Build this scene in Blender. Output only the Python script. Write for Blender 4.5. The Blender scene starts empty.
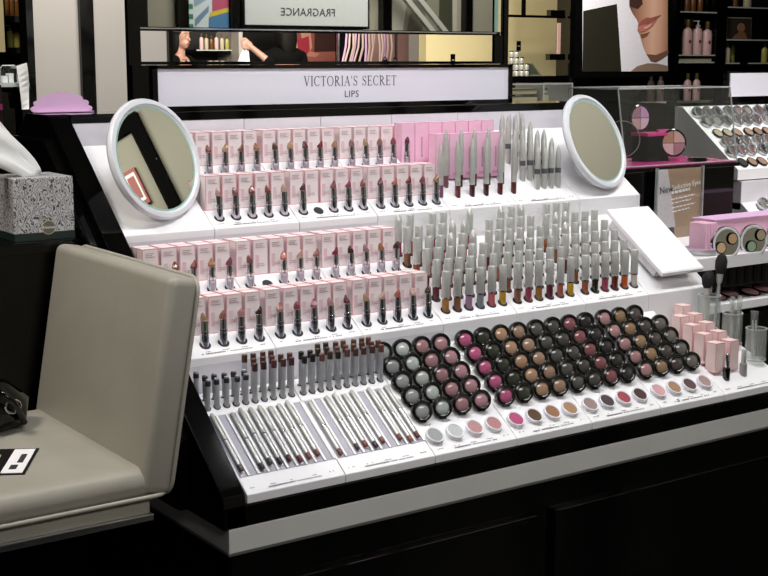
import bpy, bmesh, math, random
from mathutils import Vector, Matrix, Euler
random.seed(7)
S = bpy.context.scene
COL = S.collection
PI = math.pi

# ------------------------------------------------------------------ camera
F_PX = 1337.8
CAMP = Vector((-0.864, -1.611, 1.4))
M = Matrix(((0.8180, 0.0970, -0.5670), (-0.5750, 0.1380, -0.8060), (0.0, 0.9856, 0.1687)))
cx_ = M.col[0].normalized(); cz_ = M.col[2].normalized(); cy_ = cz_.cross(cx_).normalized(); cx_ = cy_.cross(cz_)
M = Matrix((cx_, cy_, cz_)).transposed()
cam = bpy.data.cameras.new('camera'); cam.sensor_width = 36.0; cam.lens = 36.0 * F_PX / 768.0
cam.clip_start = 0.05; cam.clip_end = 60
camo = bpy.data.objects.new('camera', cam); COL.objects.link(camo)
camo.matrix_world = Matrix.Translation(CAMP) @ M.to_4x4()
S.camera = camo

def at(px, py, Y):
    """world point on the plane y = Y seen at that place of the photograph"""
    r = M @ Vector(((px - 384.0) / F_PX, -(py - 288.0) / F_PX, -1.0))
    return CAMP + r * ((Y - CAMP.y) / r.y)

# ------------------------------------------------------------------ world, lights, exposure
w = bpy.data.worlds.new('world'); S.world = w; w.use_nodes = True
w.node_tree.nodes['Background'].inputs[0].default_value = (0.9, 0.95, 1.0, 1)
w.node_tree.nodes['Background'].inputs[1].default_value = 0.05
S.view_settings.view_transform = 'Standard'; S.view_settings.look = 'None'
S.view_settings.exposure = 0.0; S.view_settings.gamma = 1.0
S.view_settings.use_curve_mapping = False

def area(name, loc, target, size, sizey, power, color=(1, .96, .9), spread=120):
    l = bpy.data.lights.new(name, 'AREA'); l.shape = 'RECTANGLE'; l.size = size; l.size_y = sizey
    l.energy = power; l.color = color; l.spread = math.radians(spread)
    o = bpy.data.objects.new(name, l); COL.objects.link(o); o.location = loc
    o.rotation_euler = (Vector(target) - Vector(loc)).to_track_quat('-Z', 'Y').to_euler()
    return o
def spot(loc, target, power, angle=62, color=(.98, .98, 1), radius=.07):
    l = bpy.data.lights.new('ceiling_spot', 'SPOT'); l.energy = power; l.color = color; l.spot_size = math.radians(angle); l.spot_blend = .6; l.shadow_soft_size = radius
    o = bpy.data.objects.new('ceiling_spot', l); COL.objects.link(o); o.location = loc
    o.rotation_euler = (Vector(target) - Vector(loc)).to_track_quat('-Z', 'Y').to_euler()
for i in range(5):
    spot((-0.15 + .42 * i, -0.30 + .05 * (i % 2), 2.75), (0.18 + .24 * i, 0.28, 1.0), 27)
area('fill_light', (-0.2, -2.7, 2.75), (0.5, 0.2, 0.8), 1.6, 0.8, 20, (1, .97, .94), 130)  # added front fill without a fixture, lifts vertical faces and chrome
area('fill_light', (2.4, 0.2, 2.75), (2.3, 1.0, 1.0), 0.6, 0.4, 13, (1, .97, .95), 90)  # added fill for the second display, no real lamp
area('fill_light', (1.0, 2.2, 2.75), (0.9, 3.0, 1.0), 1.0, 0.4, 24, (1, .97, .93), 120)  # invented source that lights the partition panels
area('fill_light', (0.2, 3.0, 2.75), (0.6, 3.9, 1.4), 0.6, 0.4, 14, (1, .93, .8), 120)  # added to brighten the dark left shelving
area('fill_light', (3.6, 2.9, 2.75), (3.9, 4.1, 1.5), 1.0, 0.4, 48, (1, .96, .9), 120)  # added fill for the face poster and black shelving
area('fill_light', (4.6, 5.0, 2.75), (4.8, 6.9, 1.3), 1.0, 0.5, 115, (1, .92, .75), 140)  # made-up warm fill that brightens the beige niche
area('fill_light', (4.6, 7.6, 2.75), (5.0, 9.5, 1.4), 1.5, 0.5, 60, (1, .93, .85), 140)  # added fill for the far shop seen through the gap
area('fill_light', (3.3, -2.1, 2.75), (3.3, -3.3, 1.6), 2.0, 0.4, 42, (1, .96, .9), 130)  # added to brighten the rear wall shown in the tower mirror
area('fill_light', (2.6, -1.2, 2.75), (4.2, -1.0, 2.2), 0.8, 0.4, 18, (1, .96, .88), 150)  # added to light the side wall that the left round mirror reflects
area('fill_light', (2.75, 0.1, 2.75), (3.6, 0.0, 2.1), 0.6, 0.4, 8, (1, .97, .92), 120)  # second added source on the side wall, lightens the right round mirror
area('fill_light', (-1.2, 0.3, 2.75), (-0.2, 0.3, 0.7), 0.5, 0.5, 9, (1, .93, .82), 110)  # added left fill, brightens the band side and the chair

# ------------------------------------------------------------------ materials
def lin(c):
    if isinstance(c, str):
        c = [int(c[i:i + 2], 16) / 255 for i in (0, 2, 4)]
    return tuple((x / 12.92 if x <= .04045 else ((x + .055) / 1.055) ** 2.4) for x in c)
MATS = {}
def mat(name, color='808080', rough=.5, metal=0., spec=.5, noise=0., nscale=40., bump=0., bscale=200., emit=0., tint=False, coat=0., stretch=None, rnoise=0.):
    m = bpy.data.materials.new(name); m.use_nodes = True; nt = m.node_tree; b = nt.nodes['Principled BSDF']
    c = lin(color) + (1,)
    b.inputs['Base Color'].default_value = c; b.inputs['Roughness'].default_value = rough
    b.inputs['Metallic'].default_value = metal; b.inputs['Specular IOR Level'].default_value = spec
    b.inputs['Coat Weight'].default_value = coat
    src = None
    if tint:
        oi = nt.nodes.new('ShaderNodeObjectInfo'); src = oi.outputs['Color']
        nt.links.new(src, b.inputs['Base Color'])
    tc = nt.nodes.new('ShaderNodeTexCoord'); mp = nt.nodes.new('ShaderNodeMapping')
    nt.links.new(tc.outputs['Object'], mp.inputs['Vector'])
    if stretch: mp.inputs['Scale'].default_value = stretch
    if noise > 0:
        n = nt.nodes.new('ShaderNodeTexNoise'); n.inputs['Scale'].default_value = nscale; n.inputs['Detail'].default_value = 4
        nt.links.new(mp.outputs[0], n.inputs['Vector'])
        mx = nt.nodes.new('ShaderNodeMix'); mx.data_type = 'RGBA'; mx.blend_type = 'MULTIPLY'; mx.inputs[0].default_value = 1
        mr = nt.nodes.new('ShaderNodeMapRange'); mr.inputs[1].default_value = .3; mr.inputs[2].default_value = .7
        mr.inputs[3].default_value = 1 - noise; mr.inputs[4].default_value = 1 + noise * .3
        nt.links.new(n.outputs['Fac'], mr.inputs[0])
        if src: nt.links.new(src, mx.inputs[6])
        else: mx.inputs[6].default_value = c
        nt.links.new(mr.outputs[0], mx.inputs[7]); nt.links.new(mx.outputs[2], b.inputs['Base Color'])
        if rnoise > 0:
            mr2 = nt.nodes.new('ShaderNodeMapRange'); mr2.inputs[3].default_value = max(0, rough - rnoise); mr2.inputs[4].default_value = rough + rnoise
            nt.links.new(n.outputs['Fac'], mr2.inputs[0]); nt.links.new(mr2.outputs[0], b.inputs['Roughness'])
    if bump > 0:
        n2 = nt.nodes.new('ShaderNodeTexNoise'); n2.inputs['Scale'].default_value = bscale
        nt.links.new(mp.outputs[0], n2.inputs['Vector'])
        bp = nt.nodes.new('ShaderNodeBump'); bp.inputs['Strength'].default_value = bump; bp.inputs['Distance'].default_value = .002
        nt.links.new(n2.outputs['Fac'], bp.inputs['Height']); nt.links.new(bp.outputs[0], b.inputs['Normal'])
    if emit > 0:
        b.inputs['Emission Color'].default_value = c; b.inputs['Emission Strength'].default_value = emit
    MATS[name] = m
    return m
def clear(name, tintc='F4F8F6', milk=.0, rough=.03, extra=.0):
    """thin clear plastic: fresnel mix of straight-through and gloss"""
    m = bpy.data.materials.new(name); m.use_nodes = True; nt = m.node_tree
    for n in list(nt.nodes):
        if n.type != 'OUTPUT_MATERIAL': nt.nodes.remove(n)
    out = [n for n in nt.nodes if n.type == 'OUTPUT_MATERIAL'][0]
    t = nt.nodes.new('ShaderNodeBsdfTransparent'); t.inputs[0].default_value = lin(tintc) + (1,)
    g = nt.nodes.new('ShaderNodeBsdfGlossy'); g.inputs['Roughness'].default_value = rough
    lw = nt.nodes.new('ShaderNodeLayerWeight'); lw.inputs[0].default_value = .5
    pw = nt.nodes.new('ShaderNodeMath'); pw.operation = 'POWER'; pw.inputs[1].default_value = 4.0
    ad = nt.nodes.new('ShaderNodeMath'); ad.operation = 'MULTIPLY_ADD'; ad.inputs[1].default_value = .55; ad.inputs[2].default_value = .03 + extra; ad.use_clamp = True
    mx = nt.nodes.new('ShaderNodeMixShader')
    nt.links.new(lw.outputs['Facing'], pw.inputs[0]); nt.links.new(pw.outputs[0], ad.inputs[0]); nt.links.new(ad.outputs[0], mx.inputs[0]); nt.links.new(t.outputs[0], mx.inputs[1]); nt.links.new(g.outputs[0], mx.inputs[2])
    df = nt.nodes.new('ShaderNodeBsdfDiffuse'); df.inputs[0].default_value = (.85, .87, .86, 1); mk = nt.nodes.new('ShaderNodeMixShader'); mk.inputs[0].default_value = milk
    nt.links.new(mx.outputs[0], mk.inputs[1]); nt.links.new(df.outputs[0], mk.inputs[2]); nt.links.new(mk.outputs[0], out.inputs[0])
    MATS[name] = m
    return m

mat('white', 'F1F0F2', .35, noise=.03, nscale=12)
mat('paper', 'F4F3F4', .7, noise=.02, nscale=60)
mat('strip_grey', 'DCD9E0', .5, noise=.03, nscale=20)
mat('band', 'D2D1CD', .45, noise=.05, nscale=8)
mat('band_edge', '7E7D78', .3, metal=.5)
mat('black', '060606', .05, spec=.4, noise=.3, nscale=30)
mat('compact_black', '121310', .2, spec=.6, noise=.3, nscale=60)
mat('black_matte', '080808', .5, noise=.3, nscale=20)
mat('dark_hole', '1A1A1C', .6)
mat('slot', 'A9A7B4', .35, noise=.1, nscale=50)
mat('chrome', 'F0F1F4', .1, metal=.95, noise=.06, nscale=60)
mat('dark_chrome', 'C4C6D0', .1, metal=.95, noise=.06, nscale=60)
mat('silver', 'D0D1CD', .28, metal=.4, noise=.12, nscale=90, stretch=(8, 8, .4))
mat('pen_white', 'BFBFBA', .35, metal=.25, noise=.05, nscale=60)
mat('pencil_grey', 'C2C3C8', .32, metal=.3, noise=.08, nscale=80)
mat('pencil_white', 'D6D5D2', .3, metal=.2, noise=.05, nscale=80)
mat('tint', tint=True, rough=.4, noise=.12, nscale=120)
mat('tint_gloss', tint=True, rough=.12, noise=.06, nscale=80, coat=.4)
mat('tint_powder', tint=True, rough=.75, noise=.25, nscale=400, bump=.4, bscale=900)
mat('carton_edge', 'E2A6B0', .5, noise=.04, nscale=80)
mat('carton_face', 'EFE3E3', .45, noise=.05, nscale=60)
mat('carton_print', 'C9A9B0', .5, noise=.3, nscale=300)
mat('carton_pale', 'DCC0C4', .5)
mat('pink_box', 'F3C3DA', .45, noise=.04, nscale=60)
mat('pink_edge', 'E79FC4', .5, noise=.04, nscale=60)
mat('carton_peach', 'F0D6D2', .45, noise=.04, nscale=60)
mat('hot_pink', 'E0569C', .35, noise=.06, nscale=40)
mat('soft_pink', 'DCB4DA', .6, noise=.03, nscale=40)
mat('rim_white', 'E6E8EE', .3, noise=.02, nscale=20)
mat('mirror', 'D9DAD2', .01, metal=1)
mat('ring_metal', 'C4C5C8', .18, metal=.75, noise=.06, nscale=60)
mat('trim_black', '050505', .8, spec=.05, noise=.2, nscale=20)
mat('mirror_edge', '9CC4B8', .1, spec=.8)
mat('leather', 'A5A195', .42, noise=.07, nscale=14, bump=.12, bscale=420)
mat('leather_pipe', 'ACA89C', .45, noise=.06, nscale=30)
mat('leather_dark', '6A665C', .5, noise=.06, nscale=30)
mat('tissue', 'F2F2F0', .85, noise=.03, nscale=30)
mat('sign_face', 'E2E0EA', .45, noise=.015, nscale=8, emit=.05)
mat('ink', '35343C', .6)
mat('ink_soft', '8A8A90', .7)
mat('ink_white', 'F4F2EE', .6)
mat('glass_shelf', 'B9C4BC', .1, spec=.6)
mat('case_pink', 'D83F94', .2, noise=.05, nscale=30)
mat('floor_tile', '0D0D0C', .2, noise=.4, nscale=3)
mat('wall_grey', '8F8C80', .7, noise=.05, nscale=2)
mat('wall_dark', '0C0C0B', .6, noise=.2, nscale=3)
mat('ceiling_grey', '8C8B80', .8, noise=.04, nscale=2)
mat('panel_white', 'B4AEA6', .5, noise=.05, nscale=1.2, stretch=(.3, .3, 3))
mat('beige', 'C9BC93', .7, noise=.05, nscale=3)
mat('skin', 'B08674', .5, noise=.06, nscale=40)
mat('hair', '0E0A08', .7, spec=.2, noise=.4, nscale=80, stretch=(1, 1, .2))
mat('cloth_black', '060607', .9, spec=.15, noise=.3, nscale=60)
mat('brush_hair', '141311', .8, noise=.5, nscale=400, bump=.8, bscale=700)
clear('clear', 'FAFCFB', .10); clear('acrylic', 'FAFCFB', .004, .02, .0); clear('cup_plastic', 'FAFCFB', .12, .02, .02); clear('acrylic_edge', 'E2E8E6', .30, .1, .18)

# ------------------------------------------------------------------ mesh helpers
class MB:
    def __init__(s): s.v = []; s.f = []; s.m = []
    def box(s, x0, x1, y0, y1, z0, z1, mi=0):
        b = len(s.v)
        s.v += [(x, y, z) for z in (z0, z1) for y in (y0, y1) for x in (x0, x1)]
        for q in ((0, 2, 3, 1), (4, 5, 7, 6), (0, 1, 5, 4), (2, 6, 7, 3), (0, 4, 6, 2), (1, 3, 7, 5)):
            s.f.append([b + i for i in q]); s.m.append(mi)
        return s
    def lathe(s, prof, seg=16, mi=0, c=(0, 0, 0), cap=True, mis=None, sx=1., sy=1.):
        b = len(s.v); n = len(prof)
        for r, z in prof:
            for k in range(seg):
                a = 2 * PI * k / seg
                s.v.append((c[0] + r * sx * math.cos(a), c[1] + r * sy * math.sin(a), c[2] + z))
        for i in range(n - 1):
            for k in range(seg):
                k2 = (k + 1) % seg
                s.f.append([b + i * seg + k, b + i * seg + k2, b + (i + 1) * seg + k2, b + (i + 1) * seg + k])
                s.m.append(mis[i] if mis else mi)
        if cap:
            s.f.append([b + k for k in reversed(range(seg))]); s.m.append(mis[0] if mis else mi)
            s.f.append([b + (n - 1) * seg + k for k in range(seg)]); s.m.append(mis[-1] if mis else mi)
        return s
    def prism(s, prof, x0, x1, mi=0, axis='x'):
        """polygon in (y,z) [axis x] or (x,z) [axis y] or (x,y) [axis z] extruded"""
        b = len(s.v); n = len(prof)
        for t in (x0, x1):
            for p, q in prof:
                s.v.append((t, p, q) if axis == 'x' else (p, t, q) if axis == 'y' else (p, q, t))
        s.f.append([b + i for i in range(n)][::-1]); s.m.append(mi)
        s.f.append([b + n + i for i in range(n)]); s.m.append(mi)
        for i in range(n):
            j = (i + 1) % n
            s.f.append([b + i, b + j, b + n + j, b + n + i]); s.m.append(mi)
        return s
    def tube(s, path, r, seg=8, mi=0, closed=False):
        P = [Vector(p) for p in path]; n = len(P); b = len(s.v); rr = r if isinstance(r, (list, tuple)) else [r] * n
        up = Vector((0, 0, 1)); prev = None
        for i in range(n):
            if closed: t = (P[(i + 1) % n] - P[i - 1])
            else: t = P[min(i + 1, n - 1)] - P[max(i - 1, 0)]
            t.normalize()
            if prev is None:
                a = t.cross(up)
                if a.length < 1e-3: a = t.cross(Vector((1, 0, 0)))
            else: a = prev - t * prev.dot(t)
            a.normalize(); prev = a; c = t.cross(a)
            for k in range(seg):
                g = 2 * PI * k / seg
                s.v.append(tuple(P[i] + (a * math.cos(g) + c * math.sin(g)) * rr[i]))
        for i in range(n if closed else n - 1):
            for k in range(seg):
                k2 = (k + 1) % seg; i2 = (i + 1) % n
                s.f.append([b + i * seg + k, b + i * seg + k2, b + i2 * seg + k2, b + i2 * seg + k]); s.m.append(mi)
        if not closed:
            s.f.append([b + k for k in reversed(range(seg))]); s.m.append(mi)
            s.f.append([b + (n - 1) * seg + k for k in range(seg)]); s.m.append(mi)
        return s
    def poly(s, pts, mi=0):
        b = len(s.v); s.v += [tuple(p) for p in pts]; s.f.append(list(range(b, b + len(pts)))); s.m.append(mi); return s
    def mesh(s, name, mats, smooth=None, bevel=0, bseg=2, fix=True):
        me = bpy.data.meshes.new(name); me.from_pydata(s.v, [], s.f)
        for m in ([mats] if isinstance(mats, str) else mats): me.materials.append(MATS[m])
        me.polygons.foreach_set('material_index', s.m)
        if fix or bevel:
            bm = bmesh.new(); bm.from_mesh(me)
            if bevel:
                bmesh.ops.bevel(bm, geom=list(bm.edges), offset=bevel, segments=bseg, affect='EDGES', profile=.5)
            bmesh.ops.recalc_face_normals(bm, faces=bm.faces); bm.to_mesh(me); bm.free()
        if smooth:
            me.polygons.foreach_set('use_smooth', [True] * len(me.polygons)); me.set_sharp_from_angle(angle=math.radians(smooth))
        me.update(); return me
def obj(name, me, parent=None, loc=(0, 0, 0), rot=(0, 0, 0), color=None, scale=(1, 1, 1)):
    o = bpy.data.objects.new(name, me); COL.objects.link(o); o.location = loc; o.rotation_euler = rot; o.scale = scale
    if parent is not None: o.parent = parent
    if color is not None: o.color = lin(color) + (1,)
    return o
def tag(o, label, cat, group=None):
    o['label'] = label; o['category'] = cat
    if group: o['group'] = group
    return o
def thing(name, label, cat, loc=(0, 0, 0), rot=(0, 0, 0), group=None):
    o = bpy.data.objects.new(name, None); o.empty_display_size = .02; COL.objects.link(o); o.location = loc; o.rotation_euler = rot
    return tag(o, label, cat, group)
def struct(name, me, **k):
    o = obj(name, me, **k); o['kind'] = 'structure'; return o
def part(name, mb, mats, parent, smooth=None, bevel=0, bseg=2, **k):
    return obj(name, mb.mesh(name, mats, smooth, bevel, bseg), parent, **k)
def textmesh(name, txt, size, m, align='CENTER', sp=1.0, ext=0.0003):
    cu = bpy.data.curves.new(name, 'FONT'); cu.body = txt; cu.size = size; cu.align_x = align; cu.align_y = 'CENTER'; cu.space_character = sp
    cu.extrude = ext; cu.resolution_u = 3
    o = bpy.data.objects.new(name, cu); COL.objects.link(o)
    dg = bpy.context.evaluated_depsgraph_get(); dg.update()
    me = bpy.data.meshes.new_from_object(o.evaluated_get(dg)); me.name = name
    me.materials.clear(); me.materials.append(MATS[m])
    bpy.data.objects.remove(o); bpy.data.curves.remove(cu)
    return me
ORD = ['first', 'second', 'third', 'fourth', 'fifth', 'sixth', 'seventh', 'eighth', 'ninth', 'tenth', 'eleventh', 'twelfth', 'thirteenth',
       'fourteenth', 'fifteenth', 'sixteenth', 'seventeenth', 'eighteenth', 'nineteenth', 'twentieth', 'twenty-first', 'twenty-second', 'twenty-third', 'twenty-fourth']

# ------------------------------------------------------------------ the room
def room():
    struct('floor', MB().box(-4, 9.5, -6, 11.2, -.1, 0).mesh('floor', 'floor_tile'))
    struct('ceiling', MB().box(-4, 9.5, -6, 11.2, 2.9, 3.0).mesh('ceiling', 'ceiling_grey'))
    struct('wall_back', MB().box(-4, 9.5, 11, 11.2, 0, 2.9).mesh('wall_back', 'wall_dark'))
    struct('wall_left', MB().box(-4.2, -4, -6, 11.2, 0, 2.9).mesh('wall_left', 'wall_dark'))
    struct('wall_front', MB().box(-4, 9.5, -6.2, -6, 0, 2.9).mesh('wall_front', 'wall_dark'))
    struct('wall_right', MB().box(9.5, 9.7, -6, 11.2, 0, 2.9).mesh('wall_right', 'wall_dark'))
room()

# ------------------------------------------------------------------ main gondola
MW = .169
XK = [.03 + MW * k for k in range(8)]
XE = XK[7]
SL = .70
T = {1: (0.0, .786), 2: (.2, .945), 3: (.4, 1.1155)}
gond = thing('display_gondola', 'long black and white stepped cosmetics counter with three sloping tiers', 'counter')
def gondola():
    part('cabinet', MB().box(.012, XE + .02, .012, 1.31, .06, .70), 'black', gond)
    part('toe_kick', MB().box(.04, XE, .05, 1.28, 0, .06), 'black_matte', gond)
    part('front_rail', MB().box(.004, XE + .025, .002, .012, .655, .702), 'black', gond)
    for x0, x1 in ((.012, .585), (.625, XE + .02)):
        part('door', MB().box(x0, x1, .0, .012, .08, .645), 'black', gond, bevel=.002)
    part('white_band', MB().box(0, XE + .03, 0, 1.32, .704, .74), 'band', gond, bevel=.001)
    part('band_edging', MB().box(-.001, XE + .031, -.001, 1.321, .7005, .704), 'band_edge', gond)
    part('black_front', MB().box(-.003, XE + .03, 0, .03, .74, .772), 'black', gond, bevel=.0015)
    part('core', MB().prism([(.035, .742), (.035, .76), (.208, .86), (.208, .9), (.408, 1.03), (.408, 1.07), (.606, 1.2), (.606, 1.289), (.712, 1.289), (1.3, .78), (1.3, .742)], .03, XE), 'black', gond)
    prof = [(0.0, .74), (0.0, .772), (.003, .788), (.012, .797), (.60, 1.301), (.612, 1.3055), (.705, 1.3055), (.717, 1.301), (1.308, .797), (1.317, .788), (1.32, .772), (1.32, .74)]
    part('side_panel', MB().prism(prof, -.008, .0285), 'black', gond, bevel=.0012)
    prof2 = [(.10, .745), (.10, .852), (.583, 1.266), (.734, 1.266), (1.22, .852), (1.22, .745)]
    part('side_inset', MB().prism(prof2, -.028, -.008), 'black', gond, bevel=.002)
    part('end_cheek', MB().prism([(.2, .80), (.2, .945), (.4, 1.085), (.4, 1.1155), (.6, 1.256), (.6, 1.289), (.7, 1.289), (.7, .80)], XE, XE + .004), 'white', gond)
    part('top_beam', MB().box(.0285, XE + .03, .595, .712, 1.290, 1.3055), 'black', gond, bevel=.001)
    for k in range(7):
        part('back_strip', MB().box(XK[k] + .0007, XK[k + 1] - .0007, .594, .604, 1.246, 1.2895), 'strip_grey', gond)
    # risers between the tiers, one for each module
    for k in range(7):
        part('riser', MB().box(XK[k] + .0006, XK[k + 1] - .0006, .2, .206, .86, .933), 'strip_grey' if k < 3 else 'white', gond)
        part('riser', MB().box(XK[k] + .0006, XK[k + 1] - .0006, .4, .406, 1.02, 1.1035), 'strip_grey' if k < 3 else 'white', gond)
gondola()

HOLE = MB().lathe([(.0095, 0), (.0095, .0006)], 18).mesh('hole', 'dark_hole')
SLOPE_ROT = (math.atan(SL), 0, 0)
def strokes(mb, x0, x1, y0, y1, dens=.7, wmin=.002, wmax=.006, mi=0):
    """small illegible print as dark bars in the local xy plane"""
    x = x0
    while x < x1:
        wd = random.uniform(wmin, wmax)
        if random.random() < dens: mb.box(x, min(x + wd, x1), y0, y1, 0, .0003, mi)
        x += wd + .0012
def tray(tier, k, prof, holes=(), name='tray', labels=True):
    y0, z0 = T[tier]
    pts = [(y0 + a, z0 + b) for a, b in prof]
    o = part(name, MB().prism(pts, XK[k] + .0007, XK[k + 1] - .0007), 'white', gond, bevel=.0008, bseg=1)
    for (x, dy, dz) in holes:
        obj('hole', HOLE, o, (x, y0 + dy, z0 + dz + .0006), SLOPE_ROT)
    if labels:
        mb = MB()
        n = 5
        for i in range(n):
            xa = -MW / 2 + MW * (i + .3) / n
            strokes(mb, xa, xa + .012, .0090, .0102, .8, .0015, .004, 1)
        strokes(mb, -.045, .0, .0045, .0066, .95, .0012, .0035, 0); strokes(mb, .002, .045, .0045, .0063, .9, .0012, .003, 1)
        part('label_print', mb, ['ink', 'ink_soft'], o, loc=((XK[k] + XK[k + 1]) / 2, y0 + .0006 * .57, z0 + .0011), rot=SLOPE_ROT)['kind'] = 'stuff'
    return o
STEP = [(0, -.013), (0, 0), (.038, .0266), (.088, .0266), (.088, .0625), (.135, .0955), (.194, .0955), (.194, .07), (.07, .0)]
FLAT = [(0, -.013), (0, 0), (.194, .1358), (.194, .11), (.02, -.013)]
GSL = .585
GFLAT = [(0, -.013), (0, 0), (.012, .0098), (.194, .0098 + GSL * .182), (.194, .08), (.02, -.013)]

# lipsticks -------------------------------------------------------
tube_me = MB().lathe([(.0068, 0), (.0072, .001), (.0072, .019), (.0064, .0195), (.0064, .0205), (.0078, .021), (.0079, .0245), (.0068, .0255), (.0066, .041), (.0058, .0415)], 16,
                     mis=[1, 1, 1, 0, 0, 0, 0, 0, 0, 0]).mesh('tube', ['chrome', 'dark_chrome'], 40)
def bullet_mesh():
    mb = MB(); seg = 12; b0 = 0
    rings = [(.0056, .040, 0), (.0057, .0445, 0), (.0056, .0465, .55), (.0047, .0488, 1.), (.0028, .0500, 1.25)]
    for r, z, s in rings:
        for k in range(seg):
            a = 2 * PI * k / seg
            mb.v.append((r * math.cos(a), r * math.sin(a), z + s * .0042 * math.cos(a)))
    for i in range(len(rings) - 1):
        for k in range(seg):
            k2 = (k + 1) % seg
            mb.f.append([i * seg + k, i * seg + k2, (i + 1) * seg + k2, (i + 1) * seg + k]); mb.m.append(0)
    mb.f.append([(len(rings) - 1) * seg + k for k in range(seg)]); mb.m.append(0)
    return mb.mesh('bullet', 'tint_gloss', 50)
bullet_me = bullet_mesh()
def carton_mesh(wd, dp, h, mats, e=.0020):
    """box with a coloured border on every face and a slightly recessed pale panel"""
    mb = MB()
    bm = bmesh.new(); bmesh.ops.create_cube(bm, size=1)
    for v in bm.verts: v.co = (v.co.x * wd, v.co.y * dp, (v.co.z + .5) * h)
    fs = [f for f in bm.faces if f.normal.z > -.5]
    r = bmesh.ops.inset_individual(bm, faces=fs, thickness=e, depth=-.0001)
    inner = set(fs)
    for f in bm.faces: f.material_index = 1 if f in inner else 0
    me = bpy.data.meshes.new('carton'); bm.to_mesh(me); bm.free()
    for m in mats: me.materials.append(MATS[m])
    return me
carton_me = carton_mesh(.0285, .0215, .060, ['carton_edge', 'carton_face'])
def carton_print_mesh():
    mb = MB()
    for i, (x0, x1, z) in enumerate([(-.009, .006, .052), (-.009, .003, .049), (-.009, .008, .046), (-.006, .006, .018), (-.007, .007, .015)]):
        mb.box(x0, x1, -.0003, 0, z, z + .0012)
    mb.box(-.010, -.003, -.0002, 0, .012, .034, 1)
    return mb.mesh('carton_print', ['carton_print', 'carton_pale'])
cprint_me = carton_print_mesh()
SHADES = [('rose brown', '8E605A'), ('mauve', '886468'), ('copper', '916245'), ('brick red', '763B31'), ('dusty pink', 'A67C7A'), ('dark bronze', '4E372A'), ('coral', 'A65F52'),
          ('plum', '5A333C'), ('rosewood', '754746'), ('tan', '9D7E61'), ('deep red', '732D31'), ('beige pink', 'B09084'), ('chocolate', '3F2A23'), ('berry', '814451')]
def lipstick(x, y, z, shade, label, group):
    t = tag(obj('lipstick', tube_me, None, (x, y, z), (0, 0, random.uniform(-.2, .2))), label, 'lipstick', group)
    obj('bullet', bullet_me, t, (0, 0, 0), (0, 0, random.uniform(0, 6.28)), color=shade[1])
def carton(x, y, z, label, group):
    t = tag(obj('lipstick_carton', carton_me, None, (x + random.uniform(-.0005, .0005), y, z), (0, 0, random.uniform(-.015, .015))), label, 'carton', group)
    obj('print', cprint_me, t, (0, -.01075, 0))
ROWS = {  # tier, row, first module, skipped places, empty holes, tier word, row word
    'A': (3, 1, 1, {0}, set()), 'B': (3, 0, 1, set(), {6}), 'C': (2, 1, 0, {0}, {6}), 'D': (2, 0, 0, {0}, set())}
sr = random.Random(3)
for key, (tier, row, m0, skip, empty) in ROWS.items():
    y0, z0 = T[tier]
    dy, dz, by, bz = ((.022, .0154, .0515, .0266), (.117, .0828, .1475, .0955))[row]
    tw = {3: 'top', 2: 'middle'}[tier]; rw = ['front', 'back'][row]
    n = 0
    for q in range(15):
        k = m0 + q // 5; i = q % 5
        x = (XK[k] + XK[k + 1]) / 2 + (i - 2) * .0325 + .001
        n += 1
        if q not in empty and q not in skip:
            sh = SHADES[sr.randrange(len(SHADES))]
            lipstick(x, y0 + dy, z0 + dz - .003, sh, f'{sh[0]} lipstick, {ORD[n - 1]} place from left in {rw} row of {tw} tier', f'lipsticks in the {rw} row of the {tw} tier')
        xb = x - .001
        carton(xb, y0 + by, z0 + bz, f'pale pink carton behind {ORD[n - 1]} lipstick place, {rw} row of {tw} tier', 'pale pink lipstick cartons')
        carton(xb, y0 + by + .0235, z0 + bz, f'rear pale pink carton at {ORD[n - 1]} place, {rw} row of {tw} tier', 'pale pink lipstick cartons')
for tier in (2, 3):
    for k in ((0, 1, 2) if tier == 2 else (1, 2, 3)):
        hs = []
        for i in range(5):
            x = (XK[k] + XK[k + 1]) / 2 + (i - 2) * .0325 + .001
            hs += [(x, .0205, .0205 * SL), (x, .1155, .0625 + .0275 * SL)]
        tray(tier, k, STEP, hs)

# lip glosses ------------------------------------------------------
gl_body = MB().lathe([(.0055, 0), (.0063, .001), (.0063, .026)], 14).mesh('bottle', 'tint_gloss', 40)
gl_cap = MB().lathe([(.0070, .0255), (.0072, .0262), (.0072, .071), (.0066, .0725)], 14).mesh('cap', 'silver', 40)
gl_cap2 = MB().lathe([(.0070, .0255), (.0072, .0262), (.0072, .062), (.0052, .071), (.0020, .0755)], 14).mesh('cap', 'silver', 40)
gl_ring = MB().lathe([(.0066, .0235), (.0073, .0238), (.0073, .0262), (.0066, .0264)], 14).mesh('collar', 'chrome', 40)
GL = [('amber', 'B07A45'), ('brown', '8A5A40'), ('lilac', 'B48AAE'), ('grey blue', '8C97A0'), ('pink', 'D56A72'), ('yellow', 'C9A030'), ('dark plum', '6A2836'),
      ('rose', 'A8485A'), ('copper', 'A05A3A'), ('ochre', 'A87A3A'), ('olive black', '2A2A18'), ('orange', 'C8602A'), ('clear', 'D8D4CC'), ('dark red', '6A2A1E'), ('salmon', 'B86A5A')]
FRONT = {3: [0, 1, 2, 3, 4, 5], 4: [1, 7, 9, 6, 14, 5], 5: [8, 10, 7, 13, 11, 12]}
gr = random.Random(11)
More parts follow.
